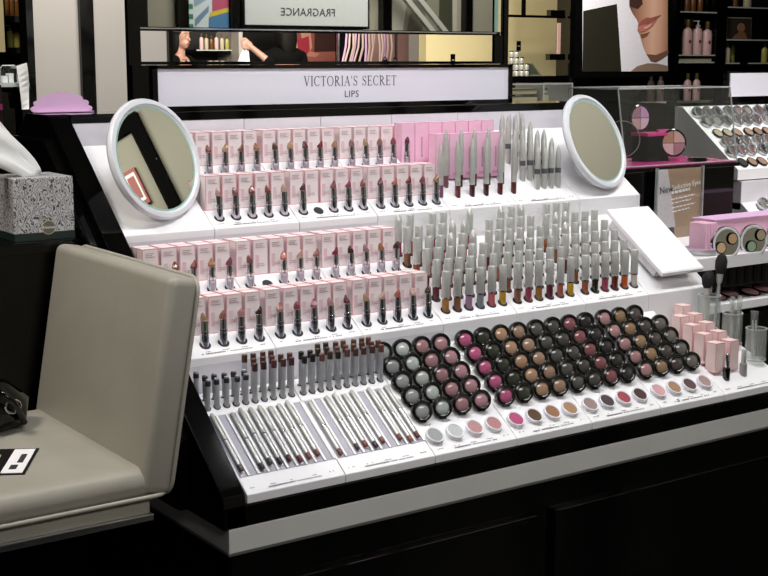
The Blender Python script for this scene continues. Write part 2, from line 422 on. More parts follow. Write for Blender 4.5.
for k in (3, 4, 5):
    y0, z0 = T[2]
    hs = []
    for r in range(6):
        for i in range(6):
            x = (XK[k] + XK[k + 1]) / 2 + (i - 2.5) * .0262 + (.0035 if k == 3 else .001); dy = .024 + .0287 * r; gz = .0098 + GSL * (dy - .012)
            if (k, r, i) in {(3, 5, 5), (3, 5, 2), (4, 5, 1), (4, 5, 2), (5, 5, 0), (5, 5, 4), (4, 4, 0), (5, 5, 5)}: continue
            g = GL[FRONT[k][i]] if r == 0 else GL[gr.choice([1, 1, 6, 7, 8, 13, 14, 14])]
            t = tag(obj('lip_gloss', gl_body, None, (x, y0 + dy, z0 + gz - .0015), (0, gr.uniform(-.02, .02), 0), color=g[1]),
                    f'{g[0]} gloss tube with silver cap, row {ORD[r]} from front, {ORD[i]} place, {["left", "middle", "right"][k - 3]} block', 'lip gloss',
                    'silver capped lip glosses')
            obj('cap', gl_cap2 if (r > 2 and gr.random() < .14) else gl_cap, t); obj('collar', gl_ring, t)
            hs.append((x, dy, gz))
    tray(2, k, GFLAT, hs)
tray(2, 6, FLAT, labels=False)

# white tester board on the right end of the middle tier
def board():
    t = thing('tester_board', 'blank white slanted board lying at right end of the middle tier', 'board', (1.138, .205, .9715), SLOPE_ROT)
    part('wedge', MB().box(-.054, .054, .02, .175, -.011, .006), 'strip_grey', t)
    part('plate', MB().box(-.060, .060, .0, .196, .006, .016), 'white', t, bevel=.0025)
    part('face_sheet', MB().box(-.056, .056, .004, .192, .0158, .0166), 'paper', t)
board()

# pencils on the lower left --------------------------------------------------
def pencils():
    PT = [(0, -.013), (0, 0), (.026, .0183), (.0262, .0163), (.124, .085), (.124, .0874), (.148, .1043), (.194, .1043), (.194, .07), (.02, -.013)]
    y0, z0 = T[1]
    cap_t = MB().lathe([(.0043, .052), (.0045, .0525), (.0045, .0635), (.0036, .0645)], 10).mesh('cap', 'tint', 40)
    body_t = MB().lathe([(.0040, 0), (.0042, .001), (.0042, .0525)], 10).mesh('barrel', 'pencil_grey', 40)
    body_s = MB().lathe([(.0040, 0), (.0042, .001), (.0042, .040)], 10).mesh('barrel', 'pencil_grey', 40)
    cap_s = MB().lathe([(.0042, .0395), (.0045, .040), (.0045, .0465), (.0034, .0475)], 10).mesh('cap', 'tint', 40)
    tip_s = MB().lathe([(.0034, .0473), (.0036, .0478), (.0034, .0495), (.002, .050)], 10).mesh('tip', 'pencil_grey', 40)
    ly = MB().lathe([(.0022, -.004), (.0028, 0), (.0030, .004), (.0030, .05)], 10).mesh('barrel', 'pencil_white', 40)
    ly_cap = MB().lathe([(.0031, .05), (.0033, .0505), (.0033, .100), (.0028, .102)], 10).mesh('cap', 'pen_white', 40)
    ly_ring = MB().lathe([(.0033, .0485), (.0035, .0487), (.0035, .0505), (.0033, .0507)], 10).mesh('ring', 'dark_chrome', 40)
    ly_tip = MB().lathe([(.0030, -.0095), (.0033, -.009), (.0033, .0005), (.0030, .001)], 10).mesh('end', 'tint', 40)
    CAPC = {0: ['313132'] * 5 + ['523430', '462D2B', '5E3934', '573935', '2A2825'], 1: ['1F1E1D', '23201F', '261F1B', '413628', '2E241E', '3A2A1F', '604636', '53382E', '5E362F', '6C473D']}
    rot = (math.atan(SL) - PI / 2, 0, 0)
    pr = random.Random(5)
    for k in (0, 1):
        hs = []
        xs = [XK[k] + .0105 + .0164 * i for i in range(10)]
        o = tray(1, k, PT, [])
        for i, x in enumerate(xs):
            obj('slot', MB().box(-.0058, .0058, .0, .118, 0, .0006).mesh('slot', 'slot'), o, (x, y0 + .0275, z0 + .0177), SLOPE_ROT)
            part('divider', MB().box(-.0018, .0018, 0, .118, -.001, .0034), 'white', o, loc=(x + .0082, y0 + .0275, z0 + .0172), rot=SLOPE_ROT)
            for r in range(3):
                yy = (.136, .152, .166)[r]; zz = z0 + (.0958, .1043, .1043)[r]
                xx = x + (0, .006, -.002)[r]
                if r == 2 and pr.random() < .3: continue
                obj('hole', HOLE, o, (xx, y0 + yy, zz + .0008), SLOPE_ROT if r == 0 else (0, 0, 0), scale=(.62, .62, 1))
                short = (k == 0 and i < 5)
                c = CAPC[k][i] if pr.random() < .7 else pr.choice(CAPC[k][5:])
                rw = ['front', 'middle', 'rear'][r]
                wn = 'left' if k == 0 else 'right'
                t = tag(obj('lip_pencil', body_s if short else body_t, None, (xx, y0 + yy, zz - (.004, .009, .005)[r]), (pr.uniform(-.04, .05), pr.uniform(-.03, .05), 0)),
                        f'{"short grey" if short else "tall silver"} pencil standing in {rw} row, {ORD[i]} hole of {wn} pencil tray', 'pencil', 'standing lip pencils')
                if short:
                    obj('cap', cap_s, t, color='3C3C3E'); obj('tip', tip_s, t)
                else: obj('cap', cap_t, t, color=c)
        lying = {0: [0, 2, 3, 4, 5, 6, 7, 8], 1: [0, 2, 3, 4, 5, 7, 8, 9]}[k]
        endc = {0: ['5A4A40', '2E2A28', '3A3230', '3A3632', '2E2A28', '5A2C2A', '6A3028', '7A4438', '7A4438', '7A4438'], 1: ['6A3A30', '6A3A30', '3A2422', '7A3A34', '2E2022', '7A4A3C', '6A342E', '7A4038', '8A4A38', '6A3430']}[k]
        for i in lying:
            up = pr.uniform(.004, .016); x = xs[i]
            d = Vector((0, math.cos(math.atan(SL)), math.sin(math.atan(SL)))); nn = Vector((0, -d.z, d.y))
            p = Vector((x, y0 + .0275, z0 + .0183)) + d * (up + .006) + nn * .0040
            long = not (k == 0 and i < 5)
            t = tag(obj('lip_pencil', ly, None, p, rot), f'white pencil lying in {ORD[i]} groove of {"left" if k == 0 else "right"} pencil tray', 'pencil', 'lip pencils lying in grooves')
            obj('cap', ly_cap, t); obj('ring', ly_ring, t); obj('coloured_end', ly_tip, t, color=endc[i])
pencils()

# round black compacts and open pots ------------------------------------------
cm_case = MB().lathe([(.0145, -.0060), (.0170, -.0052), (.0178, -.002), (.0178, .003), (.0168, .0066), (.0136, .0078), (.0116, .0064), (.0110, .0048)], 24).box(-.006, .006, -.0185, -.0150, -.004, .004).mesh('case', 'compact_black', 40)
cm_lens = MB().lathe([(.0111, .0046), (.0111, .0054), (.0080, .0066), (.004, .0072)], 20).mesh('lens', 'tint_gloss', 60)
COMP = {2: [('grey', '9CA0A1'), ('pale grey', 'B4BAB7'), ('mauve', 'A77E82'), ('pink mauve', 'B2878F')], 3: [('bright pink', 'BC6187'), ('olive black', '3F4238'), ('tan', 'AD8B70'), ('light brown', 'A18470')],
        4: [('dark grey', '595956'), ('charcoal', '4E4C4A'), ('dark rose', '87575B'), ('black', '3A3836')], 5: [('dusty rose', 'AE8787'), ('bronze', '987D61'), ('dark taupe', '534C49'), ('taupe', '6E6863')]}
pot_me = MB().lathe([(.0120, 0), (.0152, .002), (.0158, .007), (.0155, .0085), (.0140, .0088), (.0132, .0082), (.0128, .0075), (.0126, .0060), (.001, .0058)], 24).mesh('jar', 'rim_white', 40)
pot_pr = MB().lathe([(.0129, .0066), (.0129, .0076), (.009, .0070), (.004, .0080), (.001, .0076)], 20).mesh('product', 'tint_powder', 60)
POTC = {2: ['9FA4A4', 'C4C8C8', 'BE9090', 'B98486'], 3: ['B84C7A', '5A4028', '977054', 'A88666'], 4: ['9A8480', '4C3C40', 'A24450', '47302A'], 5: ['D2A0A4', 'A68266', '5A4240', 'A58A84']}
POTN = {2: ['grey', 'pearl white', 'rose', 'pink'], 3: ['hot pink', 'dark olive', 'bronze', 'gold'], 4: ['taupe', 'dark plum', 'red', 'dark brown'], 5: ['light pink', 'copper', 'brown', 'greyish pink']}
for k in (2, 3, 4, 5):
    y0, z0 = T[1]
    o = tray(1, k, [(0, -.013), (0, 0), (.186, .1302), (.186, .09), (.02, -.013)])
    for r in range(5):
        dy = .058 + .0275 * r
        for i in range(4):
            if k == 5 and r == 4 and i == 3: continue
            x = (XK[k] + XK[k + 1]) / 2 + (i - 1.5) * .0405 - .008 + (.005 if k == 3 else 0)
            c = COMP[k][i]
            a = math.radians(76 + random.uniform(-4, 4))
            t = tag(obj('round_compact', cm_case, None, (x, y0 + dy, z0 + dy * SL + .0165), (a, 0, -.30 + random.uniform(-.1, .1))),
                    f'black round compact, {c[0]} lens, {ORD[4 * (k - 2) + i]} column from left, {ORD[r]} row from front', 'compact', 'black round compacts on lower tier')
            obj('lens', cm_lens, t, color=c[1])
    for i in range(4):
        x = (XK[k] + XK[k + 1]) / 2 + (i - 1.5) * .0405 - .006; dy = .0285
        t = tag(obj('open_pot', pot_me, None, (x, y0 + dy, z0 + dy * SL - .001), SLOPE_ROT), f'open silver pot of {POTN[k][i]} colour, {ORD[4 * (k - 2) + i]} from left in front row', 'pot', 'open pots at the front of lower tier')
        obj('product', pot_pr, t, color=POTC[k][i])

# right end of the lower tier: cartons, testers, brush cups --------------------
def right_module():
    y0, z0 = T[1]
    tray(1, 6, [(0, -.013), (0, 0), (.034, .0238), (.186, .0238 + .41 * .152), (.186, .05), (.02, -.013)])
    me = carton_mesh(.024, .025, .057, ['carton_edge', 'carton_peach'])
    for r in range(5):
        for i in range(2):
            x = 1.068 + .040 * i; dy = .049 + .030 * r
            if r == 4 and i == 0: continue
            tag(obj('mascara_carton', me, None, (x, y0 + dy, z0 + .0238 + (dy - .034) * .41 + .0010), (0, 0, random.uniform(-.04, .04))),
                f'tall peach pink carton, {["left", "right"][i]} column, {ORD[r]} from front beside the mascara testers', 'carton', 'peach pink cartons')
    for i, (x, dy, b, c, wd) in enumerate([(1.078, .028, '0C0C0C', '6A6A6E', 'black'), (1.128, .030, '9A9A94', 'A8A8A0', 'silver')]):
        t = tag(obj('mascara_tester', MB().lathe([(.0062, 0), (.0070, .001), (.0070, .024), (.0060, .025)], 14).mesh('tube', 'tint_gloss', 40), None, (x, y0 + dy, z0 + dy * SL - .003), color=b),
                f'{wd} mascara tester standing in front of peach cartons', 'mascara')
        part('wand_stem', MB().lathe([(.0045, .025), (.0048, .0255), (.0046, .050), (.0036, .052)], 12), 'chrome' if i == 0 else 'silver', t, 40)
    def cup(x, y, r, h, brushes, label):
        z = z0 + .0238 + (y + r * .5 - .034) * .41
        t = thing('brush_cup', label, 'cup', (x, y, z))
        prof = [(r * .92, 0), (r, .002), (r, h), (r - .0015, h), (r - .0015, .004), (.001, .004)]
        part('cup_wall', MB().lathe(prof, 24), 'cup_plastic', t, 40)
        part('rim', MB().lathe([(r - .0018, h - .001), (r + .0006, h - .001), (r + .0006, h + .0012), (r - .0018, h + .0012), (r - .0018, h - .001)], 24, cap=False), 'acrylic_edge', t, 40)
        part('base_ring', MB().lathe([(r - .001, .0), (r + .0004, 0), (r + .0004, .003), (r - .001, .003), (r - .001, 0)], 24, cap=False), 'acrylic_edge', t, 40)
        for (bx, by, L, hr, tilt, style, lab) in brushes:
            b = thing('makeup_brush', lab, 'brush', (x + bx, y + by, z + .005), (tilt[1], tilt[0], 0), 'brushes in acrylic cups')
            if style == 'brush':
                part('handle', MB().lathe([(.002, 0), (.0035, .01), (.0045, L * .5), (.0035, L * .62)], 12), 'clear', b, 40)
                part('handle_core', MB().lathe([(.0012, .002), (.0022, .01), (.003, L * .5), (.0028, L * .6)], 10), 'pen_white', b, 40)
                part('ferrule', MB().lathe([(.0042, L * .6), (.0062, L * .64), (.0066, L * .73)], 14), 'silver', b, 40)
                part('bristles', MB().lathe([(.0066, L * .73), (hr, L * .80), (hr * 1.05, L * .9), (hr * .75, L * .97), (hr * .3, L)], 16), 'brush_hair', b, 50)
            else:
                part('handle', MB().lathe([(.0035, 0), (.0042, .004), (.0042, L * .93), (.0046, L * .94), (.0046, L)], 12), 'clear', b, 40)
                part('handle_core', MB().lathe([(.0018, .002), (.002, L * .7), (.001, L * .8)], 10), 'pen_white', b, 40)
    cup(1.172, .158, .022, .072, [(-.009, -.004, .115, .0100, (-.05, 0), 'brush', 'short black brush at left in rear acrylic cup'), (.004, .006, .115, .0100, (.02, -.02), 'brush', 'short black brush in middle of rear acrylic cup'),
                                 (.010, -.006, .150, .0115, (.10, .0), 'brush', 'tallest black brush leaning right in rear acrylic cup')], 'clear acrylic cup of black brushes behind peach cartons')
    cup(1.186, .110, .020, .062, [(-.008 + .0055 * j, -.006 + .004 * (j % 3), .088 + .003 * (j % 2), .004, (-.06 + .03 * j, 0), 'rod', f'clear plastic applicator rod, {ORD[j]} from left in middle cup') for j in range(5)], 'clear acrylic cup of plastic rods, middle of three cups')
    cup(1.192, .055, .0205, .062, [(-.004, .004, .092, .004, (-.04, 0), 'rod', 'clear rod leaning left in nearest glass cup'), (.004, .006, .09, .004, (-.02, .02), 'rod', 'clear rod at right in nearest glass cup')], 'nearest clear cup at the right edge holding two clear rods')
right_module()

# top tier: mirrors, pens, tapered pencils, pink boxes ---------------------------
def round_mirror(c, n, r, label, k):
    n = Vector(n).normalized(); q = n.to_track_quat('Z', 'Y')
    t = thing('round_mirror', label, 'mirror', c, q.to_euler())
    part('frame', MB().lathe([(r * .86, .004), (r * .9, .0085), (r * .97, .0075), (r, .002), (r * .985, -.004), (r * .9, -.010), (r * .3, -.013), (.002, -.0132)], 64), 'rim_white', t, 50)
    part('glass', MB().lathe([(.001, .0046), (r * .855, .0046), (r * .862, .0036)], 64, cap=False), 'mirror', t)
    part('bevel_edge', MB().lathe([(r * .835, .0047), (r * .862, .0052), (r * .866, .0040)], 64, cap=False), 'mirror_edge', t, 50)
    qi = q.inverted()
    # foot: a shallow round base lying on the slope and a short stalk up to the back of the frame
    fy = c[1] + .012; fz = T[3][1] + (fy - .4) * SL
    base = Vector((c[0] + .012, fy, fz + .003)) - Vector(c)
    sl = Matrix.Rotation(math.atan(SL), 4, 'X')
    part('foot', MB().lathe([(.042, -.002), (.044, .002), (.040, .006), (.012, .010), (.002, .0105)], 32), 'rim_white', t, 50, loc=qi @ base, rot=(qi.to_matrix().to_4x4() @ sl).to_euler())
    p0 = qi @ (base + Vector((0, 0, .004))); p1 = Vector((0, -r * .45, -.012))
    part('stalk', MB().tube([p0, (p0 + p1) / 2 + Vector((0, 0, -.01)), p1], .008, 12), 'rim_white', t, 50)
fl = (.445 + 1.611) / 2.111
def scaled(c): return CAMP + (Vector(c) - CAMP) * fl
tray(3, 0, FLAT, labels=False); tray(3, 6, FLAT, labels=False)
round_mirror(scaled((.139, .5, 1.230)), (.346, -.894, .283), .107 * fl, 'large round tilted mirror with white rim at left end of top tier', 0)
round_mirror(scaled((1.176, .5, 1.224)), (.232, -.890, .392), .108 * fl, 'large round tilted mirror with white rim at right end of top tier', 6)

def pens():
    y0, z0 = T[3]
    tray(3, 4, FLAT); tray(3, 5, FLAT)
    base = MB().lathe([(.0050, 0), (.0056, .001), (.0056, .024)], 14).mesh('base', 'tint_gloss', 40)
    band = MB().lathe([(.0055, .0238), (.0058, .024), (.0058, .036), (.0055, .0362)], 14).mesh('band', 'silver', 40)
    cap = MB().lathe([(.0056, .036), (.0060, .05), (.0061, .07), (.0055, .085), (.0042, .100), (.002, .111), (.0006, .114)], 14).mesh('cap', 'pen_white', 40)
    cols = [('burgundy', '6A3238'), ('mauve', '8A5A66'), ('dark brown', '4A2622'), ('deep red', '5A2420'), ('wine', '5C2A24')]
    for r, (yy, dx) in enumerate(((.030, .006), (.056, -.004))):
        for i in range(5):
            x = .7415 + .0355 * i + dx; c = cols[(i + r) % 5] if r else cols[[0, 2, 2, 3, 4][i]]
            if r == 0 and i == 0: c = cols[0]
            t = tag(obj('lip_pen', base, None, (x, y0 + yy, z0 + yy * SL - .003), (0, random.uniform(-.02, .02), 0), color=c[1]),
                    f'{c[0]} lip pen with pointed pale cap, {ORD[i]} from left in {["front", "rear"][r]} pen row', 'lip pen', 'pointed lip pens on top tier')
            obj('band', band, t); obj('cap', cap, t)
    t = tag(obj('lip_pen', base, None, (.708, y0 + .034, z0 + .034 * SL - .003), color='8A5A70'), 'mauve lip pen standing alone left of the pen rows', 'lip pen', 'pointed lip pens on top tier')
    obj('band', band, t); obj('cap', cap, t, scale=(1, 1, .9))
    # tall pink boxes
    me = carton_mesh(.0325, .024, .088, ['pink_edge', 'pink_box'], .0012)
    pm = MB().box(-.002, .002, -.0003, 0, .02, .06).box(-.008, .008, -.0003, 0, .006, .012, 1).mesh('print', ['carton_print', 'pink_edge'])
    for r, (yy, x00, n) in enumerate(((.078, .737, 5), (.128, .690, 7))):
        for i in range(n):
            zz = z0 + (yy - .012) * SL + (.006, -.008)[r]
            t = tag(obj('tall_pink_box', me, None, (x00 + .0335 * i, y0 + yy, zz), (0, 0, random.uniform(-.05, .05))), f'tall bright pink carton, {ORD[i]} from left in {["front", "back"][r]} row behind lip pens', 'carton', 'tall pink cartons on top tier')
            obj('print', pm, t, (0, -.012, 0))
    # tapered grey pens
    b2 = MB().lathe([(.0045, 0), (.0056, .001), (.0060, .032)], 12).mesh('barrel', 'pen_white', 40)
    bd = MB().lathe([(.0060, .0318), (.0062, .032), (.0062, .042), (.0060, .0422)], 12).mesh('band', 'tint', 40)
    c2 = MB().lathe([(.0060, .042), (.0060, .062), (.0050, .074), (.0030, .082), (.0006, .087)], 12).mesh('cap', 'pen_white', 40)
    for r in range(5):
        for i in range(5):
            if (r, i) in {(4, 4), (3, 4), (0, 0)}: continue
            x = .9375 + .0192 * i; yy = .036 + .023 * r
            t = tag(obj('tapered_pen', b2, None, (x, y0 + yy, z0 + yy * SL - .003), (0, random.uniform(-.03, .03), 0)), f'pale tapered pen with dark band, {ORD[i]} from left, {ORD[r]} row from front', 'pen', 'pale tapered pens beside right mirror')
            obj('band', bd, t, color='55575A'); obj('cap', c2, t)
pens()

# sign and mirror tower on top of the gondola -----------------------------------
def glyph(ch):
    st = []
    def line(x0, y0, x1, y1, w): st.append(([(x0, y0), (x1, y1)], [w, w]))
    def serif(x, y, w=.26): st.append(([(x - w / 2, y), (x + w / 2, y)], [.045, .045]))
    def arc(cx, cy, rx, ry, a0, a1, wf, n=22):
        pts = []; ws = []
        for i in range(n + 1):
            a = math.radians(a0 + (a1 - a0) * i / n); pts.append((cx + rx * math.cos(a), cy + ry * math.sin(a))); ws.append(wf(a))
        st.append((pts, ws))
    tk, th = .12, .05
    ow = lambda a: th + (tk - th) * abs(math.cos(a)) ** 1.5
    if ch == 'V': line(.12, .97, .40, .03, tk); line(.68, .97, .40, .03, th); serif(.12, .98); serif(.68, .98, .22); return st, .80
    if ch == 'I': line(.16, 0, .16, 1, tk); serif(.16, .02); serif(.16, .98); return st, .32
    if ch == 'C': arc(.44, .5, .36, .48, 42, 318, ow); line(.71, .82, .71, .98, th); return st, .80
    if ch == 'T': line(.36, 0, .36, .98, tk); line(.04, .97, .68, .97, th); line(.05, .82, .05, .98, th); line(.67, .82, .67, .98, th); serif(.36, .02); return st, .72
    if ch == 'O': arc(.46, .5, .38, .48, 0, 360, ow, 30); return st, .92
    if ch == 'R': line(.16, 0, .16, 1, tk); arc(.18, .74, .36, .24, 90, -90, ow, 14); line(.30, .5, .70, .02, tk * .9); serif(.16, .02); serif(.14, .98); serif(.70, .02, .18); return st, .80
    if ch == 'A': line(.10, .02, .40, .98, th); line(.40, .98, .70, .02, tk); line(.22, .36, .58, .36, th); serif(.10, .02, .22); serif(.70, .02); return st, .80
    if ch == "'": line(.10, .72, .12, 1, .08); return st, .22
    if ch == 'S':
        P = [(.52, .78), (.46, .93), (.30, .97), (.14, .90), (.10, .74), (.18, .60), (.32, .51), (.46, .42), (.54, .27), (.48, .10), (.30, .03), (.14, .08), (.07, .24)]
        st.append((P, [.05, .05, .05, .07, .09, .11, .12, .11, .09, .07, .05, .05, .05])); line(.54, .76, .54, .97, th); line(.06, .04, .06, .25, th); return st, .62
    if ch == 'E': line(.16, 0, .16, 1, tk); line(.1, .97, .6, .97, th); line(.1, .03, .62, .03, th); line(.16, .52, .48, .52, th); line(.59, .84, .59, .98, th); line(.62, .02, .62, .18, th); line(.47, .44, .47, .6, th); serif(.14, .02); serif(.14, .98); return st, .70
    return st, .42
def serif_text(txt, h, gap):
    mb = MB(); x = 0
    for ch in txt:
        st, wd = glyph(ch)
        for pts, ws in st:
            n = len(pts); L = []; R = []
            for i in range(n):
                a = Vector(pts[max(i - 1, 0)]); b = Vector(pts[min(i + 1, n - 1)]); d = (b - a).normalized(); nn = Vector((-d.y, d.x)) * ws[i] / 2
                L.append(Vector(pts[i]) + nn); R.append(Vector(pts[i]) - nn)
            for i in range(n - 1):
                b0 = len(mb.v)
                for p in (L[i], L[i + 1], R[i + 1], R[i]): mb.v.append(((x + p.x) * h, 0, p.y * h))
                mb.f.append([b0, b0 + 1, b0 + 2, b0 + 3]); mb.m.append(0)
        x += wd + gap
    x *= h
    mb.v = [(a - x / 2, b, c) for a, b, c in mb.v]
    return mb, x
def sign():
    t = thing('shop_sign', 'long white header sign in black frame reading LIPS above the counter', 'sign', (.619, .63, 1.3058))
    hw = .4235; H = .0832
    part('backing', MB().box(-hw + .004, hw - .004, -.008, .014, .004, H - .004), 'black_matte', t)
    part('face', MB().box(-hw + .010, hw - .010, -.0095, -.0075, .009, H - .0065), 'sign_face', t)
    for a in ((-hw, -hw + .010, 0, H), (hw - .010, hw, 0, H), (-hw, hw, 0, .009), (-hw, hw, H - .0065, H)):
        part('frame_bar', MB().box(a[0], a[1], -.013, .015, a[2], a[3]), 'black', t)
    mb, wd = serif_text("VICTORIA'S SECRET", .0195, .10)
    mb.v = [(x * .222 / wd, y, z) for x, y, z in mb.v]
    part('lettering', mb, 'ink', t, loc=(.008, -.0099, .042))
    obj('lettering_small', textmesh('lettering_small', 'LIPS', .0185, 'ink', sp=1.12), t, (.008, -.0097, .0255), (PI / 2, 0, 0))
sign()
def tower():
    t = thing('mirror_tower', 'black framed upright with wide mirror above the header sign', 'mirror', (0, .66, 1.3058))
    for x0, x1 in ((.161, .185), (1.036, 1.048)):
        part('post', MB().box(x0, x1, -.020, -.008, 0, .75), 'black', t)
    part('post_foot', MB().box(1.012, 1.036, -.018, -.009, .0838, .1445), 'black', t)
    part('post_block', MB().box(.160, .1945, -.035, -.021, 0, .083), 'black', t)
    part('lower_rail', MB().box(.185, 1.036, -.016, -.004, .0838, .0895), 'black', t)
    part('middle_rail', MB().box(.19, 1.036, -.006, .012, .1445, .152), 'black', t)
    part('rail_trim', MB().box(.19, 1.036, -.0075, -.006, .1480, .1505), 'chrome', t)
    part('frame_side', MB().box(.19, .207, -.006, .012, .152, .74), 'black', t)
    part('top_rail', MB().box(.19, 1.036, -.012, .02, .74, .76), 'black', t)
    part('mirror_glass', MB().box(.207, 1.026, .0, .006, .152, .74), 'mirror', t)
    part('glass_edge', MB().box(1.026, 1.034, -.002, .006, .152, .74), 'mirror_edge', t)
tower()
# pink scalloped card on top of the gondola
def card():
    mb = MB(); pts = []
    n = 9
    for i in range(n):
        a0 = PI - PI * i / n
        for j in range(7):
            a = a0 - PI / n * j / 7; r = .97 + .10 * math.sin(PI * j / 7)
            pts.append((.055 * r * math.cos(a), .0335 * r * math.sin(a)))
    pts.append((.056, 0))
    mb.prism(pts, 0, .0015, 0, 'y')
    t = tag(part('scalloped_card', mb, 'soft_pink', None, loc=(.0535, .695, 1.307), rot=(-.06, 0, 0)), 'pink scalloped half-round card standing on the counter top beam', 'card')
    part('foot_strip', MB().box(-.05, .056, -.012, .008, -.0012, .0003), 'soft_pink', t)
card()

# ------------------------------------------------------------------ makeup chair and things on the left
def rounded(x0, x1, y0, y1, z0, z1, r, seg=4):
    return MB().box(x0, x1, y0, y1, z0, z1), r, seg
def chair():
    t = thing('makeup_chair', 'tall cream leather chair with chrome base standing at left of the counter', 'chair', (-.33, .2, 0))
    L = lambda x, y, z: (x + .33, y - .2, z)
    ox, oy = .33, -.2
    mb = MB().box(-.57 + ox, -.098 + ox, .004 + oy, .412 + oy, .806, .851)
    part('seat', mb, 'leather', t, 40, bevel=.021, bseg=4)
    # piping round the lower edge of the seat
    x0, x1, y0, y1, r = -.572 + ox, -.090 + ox, .002 + oy, .414 + oy, .02
    path = []
    for cx, cy, a in ((x1 - r, y0 + r, -90), (x1 - r, y1 - r, 0), (x0 + r, y1 - r, 90), (x0 + r, y0 + r, 180)):
        for j in range(5): path.append((cx + r * math.cos(math.radians(a + 22.5 * j)), cy + r * math.sin(math.radians(a + 22.5 * j)), .812))
    part('seat_piping', MB().tube(path, .0032, 8, closed=True), 'leather_pipe', t, 60)
    part('seat_base', MB().box(-.565 + ox, -.115 + ox, .010 + oy, .405 + oy, .786, .811), 'leather', t, bevel=.003)
    part('chrome_rail', MB().box(-.57 + ox, -.112 + ox, .006 + oy, .410 + oy, .776, .786), 'chrome', t, bevel=.0015)
    # backrest, leaning back a little
    back = obj('backrest', MB().box(-.004, .043, -.206, .206, .0, .302).mesh('backrest', 'leather', 40, .013, 4), t, (-.128 + ox, .207 + oy, .815), (0, math.radians(10.0), 0))
    pth = []
    for cy, cz, a in ((.2045 - .02, .0 + .022, 270), (.2045 - .02, .3005 - .02, 0), (-.2045 + .02, .3005 - .02, 90), (-.2045 + .02, .022, 180)):
        for j in range(5): pth.append((.040, cy + .0215 * math.cos(math.radians(a + 22.5 * j)), cz + .0215 * math.sin(math.radians(a + 22.5 * j))))
    part('piping', MB().tube(pth, .0030, 8, closed=True), 'leather_pipe', back, 60)
    part('column', MB().lathe([(.03, .06), (.03, .55), (.022, .56), (.022, .776)], 20, c=(0, 0, 0)), 'chrome', t, 40)
    part('foot_plate', MB().lathe([(.22, 0), (.22, .012), (.2, .02), (.04, .06)], 40), 'chrome', t, 40)
    part('foot_ring', MB().tube([(.17 * math.cos(2 * PI * k / 24), .17 * math.sin(2 * PI * k / 24), .32) for k in range(24)], .01, 8, closed=True), 'chrome', t, 60)
    for a in (0, 2 * PI / 3, 4 * PI / 3):
        part('ring_spoke', MB().tube([(0, 0, .32), (.17 * math.cos(a), .17 * math.sin(a), .32)], .007, 8), 'chrome', t, 60)
chair()
def seat_things():
    t = thing('handbag', 'black shiny handbag lying at the left edge of the chair seat', 'bag', (-.238, .325, .8515))
    b = MB().lathe([(.001, 0), (.055, .004), (.068, .02), (.066, .045), (.045, .066), (.02, .072), (.001, .073)], 20, sx=1.1, sy=.75)
    for i, (x, y, z) in enumerate(b.v): b.v[i] = (x * (1 + .12 * math.sin(7 * z * 40 + y * 60)), y * (1 + .1 * math.cos(x * 90)), z * (1 + .12 * math.sin(x * 70)))
    part('pouch', b, 'black', t, 60)
    part('strap', MB().tube([(-.05 + .10 * k / 12, -.052 - .012 * math.sin(k * .9), .012 + .058 * math.sin(PI * k / 12)) for k in range(13)], .005, 8), 'black', t, 60)
    part('buckle', MB().tube([(.03 + .012 * math.cos(2 * PI * k / 12), -.05, .042 + .010 * math.sin(2 * PI * k / 12)) for k in range(12)], .0018, 6, closed=True), 'chrome', t, 60)
    t = thing('leaflet', 'black and white printed leaflet lying on the cream seat', 'leaflet', (-.275, .150, .8515), (0, 0, 1.05))
    part('sheet', MB().box(-.06, .06, -.045, .045, 0, .0012), 'black_matte', t)
    part('white_area', MB().box(-.056, .056, -.041, -.012, .0012, .0016), 'paper', t)
    mb = MB()
    for j in range(3): mb.box(-.05, .03 + .01 * j, .002 + .011 * j, .006 + .011 * j, .0012, .0016)
    part('printed_lines', mb, 'beige', t)
    part('print_mark', MB().box(-.01, .03, -.034, -.026, .0016, .0019).box(-.04, -.02, -.03, -.02, .0016, .0019), 'ink', t)
seat_things()

def side_counter():
    t = thing('side_counter', 'black glossy counter block behind the cream chair carrying the tissue box', 'counter', (-.47, .6, 0))
    part('body', MB().box(-.43, .436, -.165, .25, .05, 1.095), 'black', t)
    part('top_board', MB().box(-.435, .438, -.175, .255, 1.095, 1.1135), 'black', t, bevel=.0015)
    part('plinth', MB().box(-.41, .42, -.14, .24, 0, .05), 'black_matte', t)
side_counter()
def marbled():
    m = bpy.data.materials.new('marbled'); m.use_nodes = True; nt = m.node_tree; b = nt.nodes['Principled BSDF']; MATS['marbled'] = m
    tc = nt.nodes.new('ShaderNodeTexCoord'); n = nt.nodes.new('ShaderNodeTexNoise'); n.inputs['Scale'].default_value = 45; n.inputs['Distortion'].default_value = 1.5
    wv = nt.nodes.new('ShaderNodeTexWave'); wv.inputs['Scale'].default_value = 60; wv.inputs['Distortion'].default_value = 22; wv.inputs['Detail'].default_value = 3; wv.inputs['Detail Scale'].default_value = 1.3
    nt.links.new(tc.outputs['Object'], n.inputs['Vector']); nt.links.new(tc.outputs['Object'], wv.inputs['Vector'])
    mu = nt.nodes.new('ShaderNodeMath'); mu.operation = 'MULTIPLY'; nt.links.new(n.outputs['Fac'], mu.inputs[0]); nt.links.new(wv.outputs['Fac'], mu.inputs[1])
    cr = nt.nodes.new('ShaderNodeValToRGB'); nt.links.new(mu.outputs[0], cr.inputs[0])
    e = cr.color_ramp.elements; e[0].position = .02; e[0].color = lin('2E2E30') + (1,); e[1].position = .20; e[1].color = lin('C4C2C2') + (1,)
    e2 = cr.color_ramp.elements.new(.10); e2.color = lin('88868A') + (1,)
    nt.links.new(cr.outputs[0], b.inputs['Base Color']); b.inputs['Roughness'].default_value = .5
marbled()
mat('box_dark', '1C2A26', .5)
